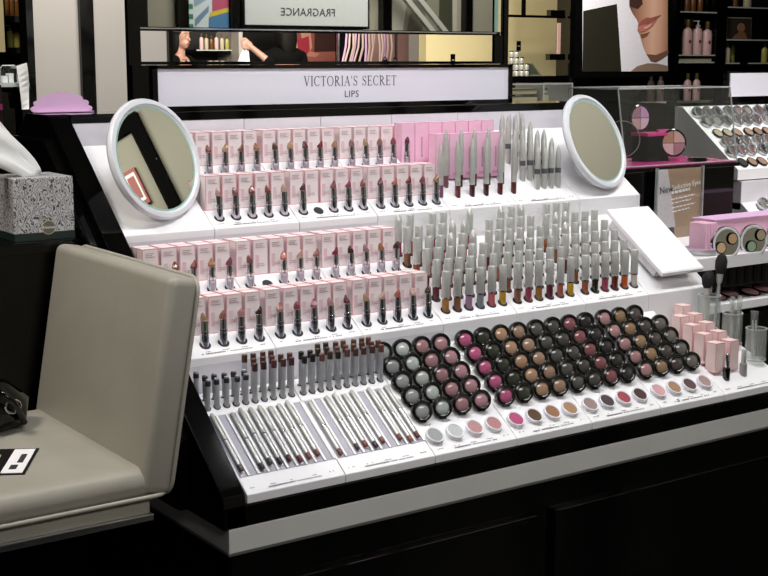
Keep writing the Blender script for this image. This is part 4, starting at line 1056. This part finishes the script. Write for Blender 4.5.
def far_shop():
    D = 12.3
    def far(px, py, d=D):
        return CAMP + (M @ Vector(((px - 384.0) / F_PX, -(py - 288.0) / F_PX, -1.0))) * d
    rt = Vector((.818, -.575, 0)); tow = Vector((-.567, -.806, 0)); s12 = D / F_PX
    p = far(180.5, 48)
    t, rz = person((p.x, p.y, 0), (rt * .9 + tow * .5).xy.normalized(), p.z, 'woman in black with dark hair and black necklace seen through the gap')
    c = p.z
    part('necklace', MB().tube([(.064 * math.sin(a), -.012 + .052 * math.cos(a) + .012 * math.cos(a), c - .075 - .035 * math.cos(a)) for a in [2 * PI * j / 24 for j in range(24)]], .0035, 6, closed=True), 'black', t, 60)
    part('pendant', MB().lathe([(.001, -.014), (.010, -.008), (.010, .004), (.001, .010)], 10), 'black', t, 60, loc=(0, .062, c - .122))
    # second woman, arm raised, facing image left
    p = far(284, 41); f = (-rt * .55 - tow * .80).normalized(); rz = math.atan2(-f.x, f.y); inv = Matrix.Rotation(-rz, 3, 'Z'); base = Vector((p.x, p.y, 0))
    el = inv @ (far(271.5, 63) + tow * .16 - base); wr = inv @ (far(254, 48) + tow * .18 - base)
    side = 1 if el.x > 0 else -1
    person(base, f.xy, p.z, 'woman in black raising a bare forearm with a white tissue', (side, el, wr))
    h = far(247, 46); h = h + tow * .18
    n = MB(); rg = 8
    for i in range(rg + 1):
        u = i / rg
        for j in range(6):
            v = j / 5 - .5
            q = h + rt * ((.03 + .10 * u) * v - .03 * u + .01) + Vector((0, 0, -.17 * u)) + tow * (.02 * math.sin(9 * v + 3 * u))
            n.v.append(tuple(q - h))
    for i in range(rg):
        for j in range(5): a = i * 6 + j; n.f.append([a, a + 1, a + 7, a + 6]); n.m.append(0)
    o = tag(part('paper_tissue', n, 'tissue', None, 80, loc=h), 'white tissue hanging from the raised hand far behind', 'tissue'); o.modifiers.new('thick', 'SOLIDIFY').thickness = .002
    # bottle shelf
    Y = 9.9
    sh = thing('bottle_shelving', 'dark shelving with pale bottles behind the woman in black', 'shelf', (at(214, 59, Y).x, Y, 0)); bx = sh.location.x
    x0, x1 = at(194, 59, Y).x - bx, at(230, 59, Y).x - bx
    part('back', MB().box(x0, x1, .25, .28, 0, 2.4), 'black_matte', sh)
    zz = [at(210, k, Y).z for k in (49.5, 66)]
    for z in zz: part('shelf', MB().box(x0, x1, -.05, .25, z - .03, z), 'black', sh)
    part('shelf_edge', MB().box(x0, x1, -.056, -.05, zz[0] - .012, zz[0] - .002), 'glass_shelf', sh)
    part('white_post', MB().box(at(230, 59, Y).x - bx, at(235, 59, Y).x - bx, -.08, .25, 0, 2.4), 'panel_white', sh)
    for i, px in enumerate((201.5, 206.5, 211.5, 216.5, 222, 227)):
        bottle(px, 49.5, 34 + (i % 3), 4.2, Y, zz[0], ['lotion_pink', 'lotion_cream', 'amber', 'lotion_pink', 'lotion_cream', 'lotion_yellow'][i], 'cap_gold', f'small bottle, {ORD[i]} from left on the shelf behind the woman', 'bottles far behind the woman', sticker=False)
    for i, px in enumerate((210, 216, 222)):
        q = at(px, 66, Y); tag(part('small_box', MB().box(-.02, .02, -.02, .02, 0, .05), ['lotion_cream'], None, loc=(q.x, Y, zz[1]), bevel=.003), f'small pale box, {ORD[i]} from left on the low far shelf', 'box', 'small boxes on low far shelf')
    w1 = thing('white_column', 'narrow pale column beside the raised hand far behind', 'column', (at(247, 59, 9.6).x, 9.7, 0)); part('shaft', MB().box(-.03, .012, 0, .15, 0, 2.6), 'panel_white', w1); part('foot', MB().box(-.055, .04, -.01, .16, 0, .1), 'black', w1)
    # reclining figure poster: plain coloured areas
    Y = 10.0
    a = at(281.5, 64, Y); b = at(335, 34, Y)
    po = thing('far_poster', 'dark red lit poster of bare crouching legs far behind', 'poster', ((a.x + b.x) / 2, Y, a.z)); W = b.x - a.x; H = b.z - a.z + .12
    part('board', MB().box(-W / 2 - .02, W / 2 + .02, 0, .03, -.02, H + .02), 'black', po); part('support', MB().box(-W / 2, W / 2, .002, .028, -a.z, -.02), 'black', po); part('ground', MB().box(-W / 2, W / 2, -.004, 0, 0, H), 'tint', po, color='8A4A40')
    def area_(pts, c, off): part('print_area', MB().prism([(-W / 2 + W * x, H * y) for x, y in pts], -.004 - off - .001, -.004 - off, 0, 'y'), 'tint', po, color=c)
    area_([(.0, .0), (1, .0), (1, .28), (.5, .30), (0, .25)], '9A5A50', 0); area_([(.6, .28), (1, .30), (1, 1), (.62, 1)], '3A2420', .0002)
    area_([(.03, .95), (.14, .98), (.34, .38), (.42, .24), (.34, .20), (.2, .45)], 'C9927E', .001); area_([(.3, 1), (.52, 1), (.56, .4), (.5, .22), (.36, .22), (.38, .55)], 'C08A76', .002); area_([(.28, .56), (.5, .66), (.52, .26), (.4, .2), (.3, .32)], 'A03040', .003)
    area_([(.5, .3), (.7, .24), (.62, .16), (.45, .18)], 'B8806C', .004)
    # pink straps over a rail, dark bags under it
    Y = 9.0; r = thing('strap_rack', 'rail with hanging pink and white straps far behind the sign', 'rack', (at(362, 59, Y).x, Y, 0)); bx = r.location.x
    zt, zb = at(360, 30, Y).z, at(360, 64, Y).z
    part('rail', MB().tube([(at(338, 59, Y).x - bx, 0, zt), (at(396, 59, Y).x - bx, 0, zt)], .012, 8), 'chrome', r); 
    for px in (338, 396): part('upright', MB().tube([(at(px, 59, Y).x - bx, 0, 0), (at(px, 59, Y).x - bx, 0, zt)], .014, 8), 'chrome', r)
    rg = random.Random(4)
    for i in range(15):
        px = 346 + 3.1 * i; x = at(px, 59, Y).x - bx; dx = rg.uniform(-.07, .0) + .05 * (i > 9)
        part('strap', MB().tube([(x, -.02, zt + .01), (x + dx * .4, -.03 - .01 * (i % 3), (zt + zb) / 2), (x + dx, -.02, zb + .01)], .011, 6), ['soft_pink', 'tint', 'tint', 'hot_pink'][i % 4 if i in (9, 10, 12) else i % 3], r, 60, color='C9B0A8')
    part('base_shelf', MB().box(at(334, 59, Y).x - bx, at(400, 59, Y).x - bx, -.12, .15, zb - .08, zb - .05), 'black', r)
    for i, px in enumerate((382, 392)):
        q = at(px, 63, Y); b = thing('dark_bag', ['dark folded bag at left under the pink straps', 'dark folded bag at right under the pink straps'][i], 'bag', (q.x, Y - .05, zb - .0495), (0, 0, .2 * i), 'dark bags under the straps')
        part('pouch', MB().lathe([(.04, 0), (.055, .01), (.05, .06), (.03, .085), (.01, .09)], 16, sx=.9, sy=.6), 'leather_dark' if i else 'black_matte', b, 60); part('strap', MB().tube([(-.03 + .06 * j / 8, 0, .075 + .04 * math.sin(PI * j / 8)) for j in range(9)], .004, 6), 'black', b, 60)
    # pink and white wall pieces, beige niche
    struct('trim_1', MB().box(*span(374, 418, -40, 160, 9.8, 0, .1)).mesh('trim_1', 'pink_wall'))
    struct('trim_2', MB().box(*span(417.5, 433, -40, 160, 8.8, 0, .15)).mesh('trim_2', 'panel_white'))
    x0, x1 = at(426, 59, 7.2).x, at(566, 59, 7.2).x
    struct('wall_niche', MB().box(x0, x1, 7.2, 7.3, 0, 2.6).mesh('wall_niche', 'beige'))
    Y = 6.6
    k = thing('niche_counter', 'black counter and black window bars before the beige niche', 'counter', (at(500, 80, Y).x, Y, 0)); bx = k.location.x
    zt = at(530, 76, Y).z
    part('counter_top', MB().box(at(432, 59, Y).x - bx, at(562, 59, Y).x - bx, -.05, .45, zt - .05, zt), 'black', k); part('counter_body', MB().box(at(436, 59, Y).x - bx, at(560, 59, Y).x - bx, 0, .4, 0, zt - .05), 'black', k)
    z = at(530, 16.5, Y).z; part('bar', MB().box(at(500, 59, Y).x - bx, at(562, 59, Y).x - bx, -.03, .0, z - .01, z + .01), 'black', k)
    part('bar_upright', MB().box(at(520.5, 59, Y).x - bx, at(522.5, 59, Y).x - bx, -.03, 0, z, z + .4), 'black', k)
    part('bracket', MB().box(*[v - (bx if i < 2 else Y if i < 4 else 0) for i, v in enumerate(span(546.5, 561, 10.5, 17, Y, -.05, 0))]), 'black', k)
    part('bracket', MB().box(*[v - (bx if i < 2 else Y if i < 4 else 0) for i, v in enumerate(span(545.5, 561, 54, 60, Y, -.05, 0))]), 'black', k)
    part('end_post', MB().box(*[v - (bx if i < 2 else Y if i < 4 else 0) for i, v in enumerate(span(559, 584, -60, 300, Y, -.06, .1))]), 'black', k)
    part('pink_panel', MB().box(*[v - (bx if i < 2 else Y if i < 4 else 0) for i, v in enumerate(span(556.5, 560, 23, 54, Y, -.012, 0))]), 'lotion_pink', k)
    n = 0
    for col, (px, cnt) in enumerate(((511.5, 4), (516.5, 4), (521.5, 3.3), (526.5, 2.5))):
        for j in range(int(cnt)):
            q = at(px, 76, Y + .05); hh = .050
            o = tag(part('silver_tin', MB().lathe([(.019, 0), (.0205, .002), (.0205, hh - .004), (.018, hh - .001)], 14), 'silver', None, 40, loc=(q.x, Y + .05 + .002 * j, zt + .0005 + hh * j)), f'silver tin in {ORD[col]} stack from left, {ORD[j]} from bottom, beige niche', 'tin', 'silver tins stacked in beige niche')
            part('lid', MB().lathe([(.0213, hh - .012), (.0216, hh - .011), (.0216, hh - .003), (.0195, hh - .001)], 14), 'chrome', o, 40)
    for i, (pxs, lab) in enumerate((((530, 547), 'tilted dark framed screen beside the silver tins'), ((453, 477), 'tilted dark framed screen seen through the gap'))):
        q0, q1 = at(pxs[0], 70, Y), at(pxs[1], 70, Y); wd = q1.x - q0.x
        f = thing('tilted_screen', lab, 'screen', ((q0.x + q1.x) / 2, Y + .1, zt), (math.radians(-32), 0, 0), 'tilted screens in beige niche')
        part('frame', MB().prism([(-wd / 2 - .02, 0), (wd / 2 + .04, 0), (wd / 2 - .01, .12), (-wd / 2 + .0, .12)], 0, .012, 0, 'y'), 'leather_dark', f); part('glass', MB().prism([(-wd / 2 + .0, .012), (wd / 2 + .012, .012), (wd / 2 - .025, .108), (-wd / 2 + .015, .108)], -.002, 0, 0, 'y'), 'tint', f, color='3A4238')
    for i, (px, a0, b0) in enumerate(((520, 41, 51), (454.5, 54, 66))):
        q = at(px, 76, Y + .1); g = thing('price_tag', ['small black price card above the silver tins', 'small black price card before the beige wall in the gap'][i], 'sign', (q.x, Y + .12, zt), (0, 0, .1), 'black price cards in beige niche')
        z0, z1 = at(px, b0, Y + .1).z - zt, at(px, a0, Y + .1).z - zt
        part('card', MB().box(-.024, .024, 0, .004, z0, z1), 'black', g); part('stem', MB().box(-.003, .003, .001, .004, 0, z0 + .002), 'chrome', g); part('print_line', MB().box(-.014, .014, -.001, 0, (z0 + z1) / 2 - .003, (z0 + z1) / 2 + .003), 'ink_soft', g)
def face_print():
    m = mat('face_print', 'A8795C', .5); nt = m.node_tree; b = nt.nodes['Principled BSDF']
    tc = nt.nodes.new('ShaderNodeTexCoord'); sx = nt.nodes.new('ShaderNodeSeparateXYZ'); cr = nt.nodes.new('ShaderNodeValToRGB')
    nt.links.new(tc.outputs['Generated'], sx.inputs[0]); nt.links.new(sx.outputs[0], cr.inputs[0]); nt.links.new(cr.outputs[0], b.inputs['Base Color'])
    e = cr.color_ramp.elements; e[0].position = 0; e[0].color = lin('4E3428') + (1,); e[1].position = 1; e[1].color = lin('8E6650') + (1,)
    for p, c in ((.3, '9A6E58'), (.6, 'C49C86'), (.8, 'BA8E76')): x = cr.color_ramp.elements.new(p); x.color = lin(c) + (1,)
face_print()
mat('pink_wall', 'C99A92', .7, noise=.05, nscale=3)
far_shop()

def right_background():
    # large face poster in a black frame
    Y = 4.0
    def P(px, py): q = at(px, py, Y); return (q.x, q.z)
    cx, cz = P(625, 72)
    t = thing('face_poster', 'large beauty poster of lips and chin on a dark wall', 'poster', (cx, Y, cz))
    def area_(name, pts, c, off, th=.0012, m='tint'):
        part(name, MB().prism([(P(*p)[0] - cx, P(*p)[1] - cz) for p in pts], -off - th, -off, 0, 'y'), m, t, color=c)
    x0, x1 = P(576, 0)[0] - cx, P(672, 0)[0] - cx
    part('frame_board', MB().box(x0, x1, .0, .04, P(625, 77)[1] - cz, P(625, -70)[1] - cz), 'black', t)
    area_('ground', [(582.5, 71.6), (667.5, 71.2), (667.5, -60), (582.5, -60)], 'CBC8CE', 0)
    area_('dark_area', [(582.3, 71.7), (621, 71.2), (619, 40), (616.5, 4), (583, 11)], '201F16', .002)
    area_('face', [(667.4, -60), (667.4, 54), (661, 58.5), (655, 61.8), (650, 60.5), (646, 54), (643, 47), (640.8, 40), (639.5, 35), (637, 30), (638.5, 25), (636.8, 20), (632, 13), (629, 6), (629, -8), (634, -40), (640, -60)], 'A8795C', .002, .0012, 'face_print')
    area_('nose_shade', [(629.2, 6), (629, -8), (640, -12), (642, 4), (637, 9)], '3A2820', .004)
    area_('upper_lip', [(637, 25.5), (641, 20), (646, 17.5), (650, 17.8), (660.5, 14.8), (655, 20), (647, 24)], '8A5048', .005)
    area_('lower_lip', [(637.5, 26), (647, 23.5), (656, 20), (652, 26), (645, 31), (639.5, 32)], 'A8685C', .005)
    area_('lip_gleam', [(642, 28), (647, 26), (651, 23.5), (650, 25.5), (645, 28.8)], 'CC9A90', .0065)
    area_('chin_shade', [(639.8, 34.5), (644, 33.6), (649, 32), (646, 36), (641.5, 38)], '6E4A38', .005)
    area_('neck_shade', [(646, 54), (650, 60.5), (655, 61.8), (661, 58.5), (667.4, 54), (667.4, 50), (655, 55)], '6A4A3A', .005)
    area_('shoulder', [(630, 71.5), (637, 66), (647, 63.2), (657, 63.5), (667.4, 66), (667.4, 71.2)], '7A6658', .004)
    # black shelving with pink lotions
    Y = 4.5
    s = thing('right_shelving', 'black wall shelving with pink lotion bottles at upper right', 'shelf', (at(720, 59, Y).x, Y, 0)); bx = s.location.x
    x0, x1 = at(604, 59, Y).x - bx, at(800, 59, Y).x - bx
    part('back', MB().box(x0, x1, .28, .31, 0, 2.6), 'black_matte', s)
    for a, b in ((671.5, 675), (712, 722), (795, 800)): part('upright', MB().box(at(a, 59, Y).x - bx, at(b, 59, Y).x - bx, -.03, .28, 0, 2.6), 'black', s)
    def shelf(a, b, py, th=.02):
        z = at((a + b) / 2, py, Y).z; part('shelf', MB().box(at(a, 59, Y).x - bx, at(b, 59, Y).x - bx, -.02, .27, z - th, z), 'black', s); part('shelf_rim', MB().box(at(a, 59, Y).x - bx, at(b, 59, Y).x - bx, -.026, -.02, z - .006, z + .002), 'glass_shelf', s); return z
    z1 = shelf(675, 712, 12); z2 = shelf(675, 712, 55); z2b = at(690, 62.5, Y).z
    part('shelf_rail', MB().box(at(675, 59, Y).x - bx, at(711, 59, Y).x - bx, -.03, -.024, z2b - .004, z2b + .004), 'glass_shelf', s)
    part('shelf_front', MB().box(at(678, 59, Y).x - bx, at(710, 59, Y).x - bx, -.012, -.008, z2b, z2 - .006), 'lotion_cream', s)
    z3 = shelf(640, 712, 101)
    z4 = shelf(722, 795, 8); z5 = shelf(722, 795, 40); z6 = shelf(722, 737, 63); z7 = shelf(746, 795, 63)
    for i, px in enumerate((687, 697, 706.5)): bottle(px, 54.5, 21 + (0, 0, 2)[i], 10.6, Y + .02, z2, 'lotion_pink', 'pen_white' if i == 1 else 'cap_gold', ['pink lotion bottle at left of the three on black shelf', 'pink lotion bottle with white pump between two others', 'pink lotion bottle at right of the three on black shelf'][i], 'pink lotion bottles on upper shelf', 'pump' if i == 1 else 'flip')
    for i, px in enumerate((684, 691, 699, 706)): bottle(px, 54.5, 19, 7, Y + .16, z2, 'amber', 'cap_gold', f'dark bottle behind the pink lotions, {ORD[i]} from left', 'dark bottles behind pink lotions', sticker=False)
    for i, px in enumerate((687, 693, 700, 706)): bottle(px, 12, -6, 6, Y + .1, z1, 'amber', 'cap_gold', f'dark bottle on the top right shelf, {ORD[i]} from left', 'dark bottles on top shelf', sticker=False)
    for i, px in enumerate((650.5, 660)): bottle(px, 100, 73, 7.5, Y + .02, z3, 'lotion_pink', 'pen_white', ['small pink bottle under the face poster, left one', 'small pink bottle under the face poster, right one'][i], 'small pink bottles under poster')
    for i, px in enumerate((687, 696)): bottle(px, 100, 74, 8.5, Y + .02, z3, 'lotion_pink', 'cap_gold', ['pink bottle with gold cap on lower shelf, left one', 'pink bottle with gold cap on lower shelf, right one'][i], 'pink gold capped bottles on lower shelf')
    bottle(735, 8, -8, 5.5, Y + .05, z4, 'amber', 'label_red', 'small dark bottle at left on top right shelf', 'bottles on far right shelves', sticker=False); bottle(747, 8, -10, 9, Y + .05, z4, 'lotion_cream', 'cap_gold', 'cream bottle on top right shelf', 'bottles on far right shelves', sticker=False)
    bottle(727, 63, 44, 6.5, Y + .02, z6, 'lotion_cream', 'cap_gold', 'cream bottle on small left compartment shelf', 'bottles on far right shelves', sticker=False); bottle(732, 63, 42, 5, Y + .1, z6, 'lotion_yellow', 'cap_gold', 'yellow bottle on small left compartment shelf', 'bottles on far right shelves', sticker=False)
    bottle(764, 63, 44, 7, Y + .02, z7, 'lotion_yellow', 'cap_gold', 'yellow bottle on the rightmost compartment shelf', 'bottles on far right shelves', sticker=False)
    a, b = at(732, 39, Y), at(758, 17.5, Y)
    f = thing('small_picture', 'small dark framed portrait picture standing on right shelf', 'picture', ((a.x + b.x) / 2, Y + .05, z5)); W = (b.x - a.x); H = b.z - z5
    part('frame', MB().box(-W / 2, W / 2, 0, .015, 0, H), 'glass_shelf', f, bevel=.002); part('print_ground', MB().box(-W / 2 + .006, W / 2 - .006, -.002, 0, .006, H - .006), 'tint', f, color='3A3026')
    part('print_face', MB().prism([(W * .16 * math.cos(2 * PI * k / 14) + W * .06, H * .55 + H * .2 * math.sin(2 * PI * k / 14)) for k in range(14)], -.003, -.002, 0, 'y'), 'tint', f, color='9A7458'); part('print_shoulder', MB().prism([(-W * .3, .008), (W * .34, .008), (W * .2, H * .36), (-.0, H * .38)], -.0035, -.002, 0, 'y'), 'tint', f, color='8A6448')
    # clear shelf with pale goods left of the acrylic case
    Y = 1.75
    c = thing('clear_bin', 'clear acrylic bin of pale cartons behind the right mirror', 'bin', (at(540, 95, Y).x, Y, at(540, 105.5, Y).z)); bx = c.location.x
    xa, xb = at(511, 95, Y).x - bx, at(572, 95, Y).x - bx; H = at(540, 83.5, Y).z - c.location.z
    part('front_pane', MB().box(xa, xb, 0, .003, 0, H), 'acrylic', c); part('floor_pane', MB().box(xa, xb, 0, .14, 0, .003), 'acrylic_edge', c); part('back_pane', MB().box(xa, xb, .137, .14, 0, H), 'acrylic', c)
    part('rim', MB().box(xa, xb, -.002, .004, H - .004, H + .001), 'pen_white', c)
    for px in (511, 543.5, 572): part('divider', MB().box(at(px, 95, Y).x - bx - .003, at(px, 95, Y).x - bx + .003, -.001, .14, 0, H), 'pen_white', c)
    for i, (p0, p1, lo, hi) in enumerate(((513, 542, 0.05, .32), (514, 541, .45, .72), (545, 553, .08, .40), (545, 552, .5, .75))):
        tag(part('pale_carton', MB().box(at(p0, 95, Y).x, at(p1, 95, Y).x, Y + .02, Y + .11, 0, H * (hi - lo)), ['lotion_cream'], None, loc=(0, 0, c.location.z + H * lo + .004), bevel=.003), ['long pale carton at bottom left in the clear bin', 'long pale carton lying on top at left in the clear bin', 'short pale carton at bottom right in the clear bin', 'short pale carton on top at right in the clear bin'][i], 'carton', 'pale cartons in clear bin')
    k = thing('rear_counter', 'black counter behind the right mirror carrying the clear bin', 'counter', (c.location.x, Y, 0)); part('body', MB().box(xa - .05, xb + .05, -.03, .4, 0, c.location.z - .02), 'black', k); part('top', MB().box(xa - .06, xb + .06, -.04, .41, c.location.z - .02, c.location.z - .0005), 'black', k)
right_background()

# ------------------------------------------------------------------ behind the camera: what the mirrors show
def behind():
    struct('wall_rear', MB().box(1.2, 5.2, -3.45, -3.33, 0, 2.9).mesh('wall_rear', 'wall_grey'))
    for i, (a, b) in enumerate(((2.25, 2.30), (2.545, 2.61), (3.50, 3.56), (4.09, 4.14))): struct(f'trim_{i + 3}', MB().box(a, b, -3.33, -3.28, 0, 2.9).mesh('trim', 'black'))
    t = thing('fragrance_sign', 'white lightbox sign reading FRAGRANCE, seen reversed in the tower mirror', 'sign', (3.0, -3.27, 1.562))
    part('housing', MB().box(-.40, .40, -.06, 0, 0, .24), 'black', t)
    part('face', MB().box(-.385, .385, 0, .006, .014, .226), 'sign_light', t)
    obj('lettering', textmesh('lettering', 'FRAGRANCE', .058, 'ink', sp=1.05, ext=.001), t, (.0, .0075, .082), (PI / 2, 0, PI))
    # colourful poster
    p = thing('swim_poster', 'colourful poster with pink top and blue shorts reflected in tower mirror', 'poster', (2.425, -3.325, 1.40))
    part('board', MB().box(-.115, .115, 0, .02, 0, .75), 'tint', p, color='C9D4DC')
    def ar(pts, c, off): part('print_area', MB().prism(pts, .02 + off, .0215 + off, 0, 'y'), 'tint', p, color=c)
    for j in range(7): ar([(-.115, .10 + .05 * j), (-.09, .10 + .05 * j), (-.09, .125 + .05 * j), (-.115, .125 + .05 * j)], '3A7A5A', 0)
    ar([(.02, .23), (.115, .26), (.115, .75), (.03, .75)], 'B0506E', 0); ar([(.0, .21), (.115, .24), (.115, .262), (.01, .236)], 'C9B83A', .001); ar([(-.01, 0), (.115, 0), (.115, .24), (.0, .21)], '4A7AA8', 0)
    ar([(-.08, .16), (.0, .24), (.0, .27), (-.08, .2)], '6E8AA8', 0); ar([(-.08, .26), (-.01, .3), (-.02, .36), (-.085, .31)], '8AA4BC', 0)
    q = thing('body_poster', 'grey poster of a bare back reflected in the tower mirror', 'poster', (3.80, -3.325, 1.30))
    part('board', MB().box(-.24, .24, 0, .02, 0, .9), 'tint', q, color='A8A69C')
    def ar2(pts, c, off): part('print_area', MB().prism(pts, .02 + off, .0215 + off, 0, 'y'), 'tint', q, color=c)
    ar2([(-.2, 0), (.18, 0), (.17, .9), (.05, .9), (-.1, .5)], '7A786C', 0); ar2([(.10, 0), (.21, 0), (.20, .9), (.12, .9)], '3A3C30', .001); ar2([(-.14, .2), (-.02, .2), (.05, .6), (-.02, .62)], '5A584E', .001)
    b = thing('diagonal_bars', 'two grey diagonal metal bars before the grey poster, seen in mirror', 'bars', (3.70, -3.22, 0))
    for d in (0, .09):
        part('bar', MB().prism([(-.35 + d, 1.95), (-.31 + d, 1.95), (.16 + d, 1.50), (.12 + d, 1.50)], 0, .03, 0, 'y'), 'silver', b)
    part('stand', MB().box(.10, .26, 0, .03, 0, 1.51), 'black', b)
    # grey side wall with black frame and a red picture, shown by the round mirrors
    struct('wall_side', MB().box(3.6, 3.7, -2.4, .55, 0, 2.9).mesh('wall_side', 'wall_grey'))
    struct('trim_7', MB().box(3.57, 3.6, -.81, -.75, 1.2, 2.68).mesh('trim_7', 'trim_black'))
    struct('trim_8', MB().box(3.57, 3.6, -1.6, -.81, 2.61, 2.68).mesh('trim_8', 'trim_black'))
    struct('trim_9', MB().box(3.57, 3.6, -.75, .55, 2.76, 2.9).mesh('trim_9', 'rim_white'))
    r = thing('red_picture', 'red and white framed picture on grey wall, seen in left mirror', 'picture', (3.59, -.91, 2.28))
    part('frame', MB().box(-.01, .01, -.035, .035, 0, .18), 'label_red', r); part('white_mount', MB().box(-.013, -.01, -.026, .026, .02, .16), 'paper', r); part('red_print', MB().box(-.015, -.013, -.018, .018, .035, .145), 'label_red', r)
mat('sign_light', 'BEC2C6', .5, emit=.08)
behind()
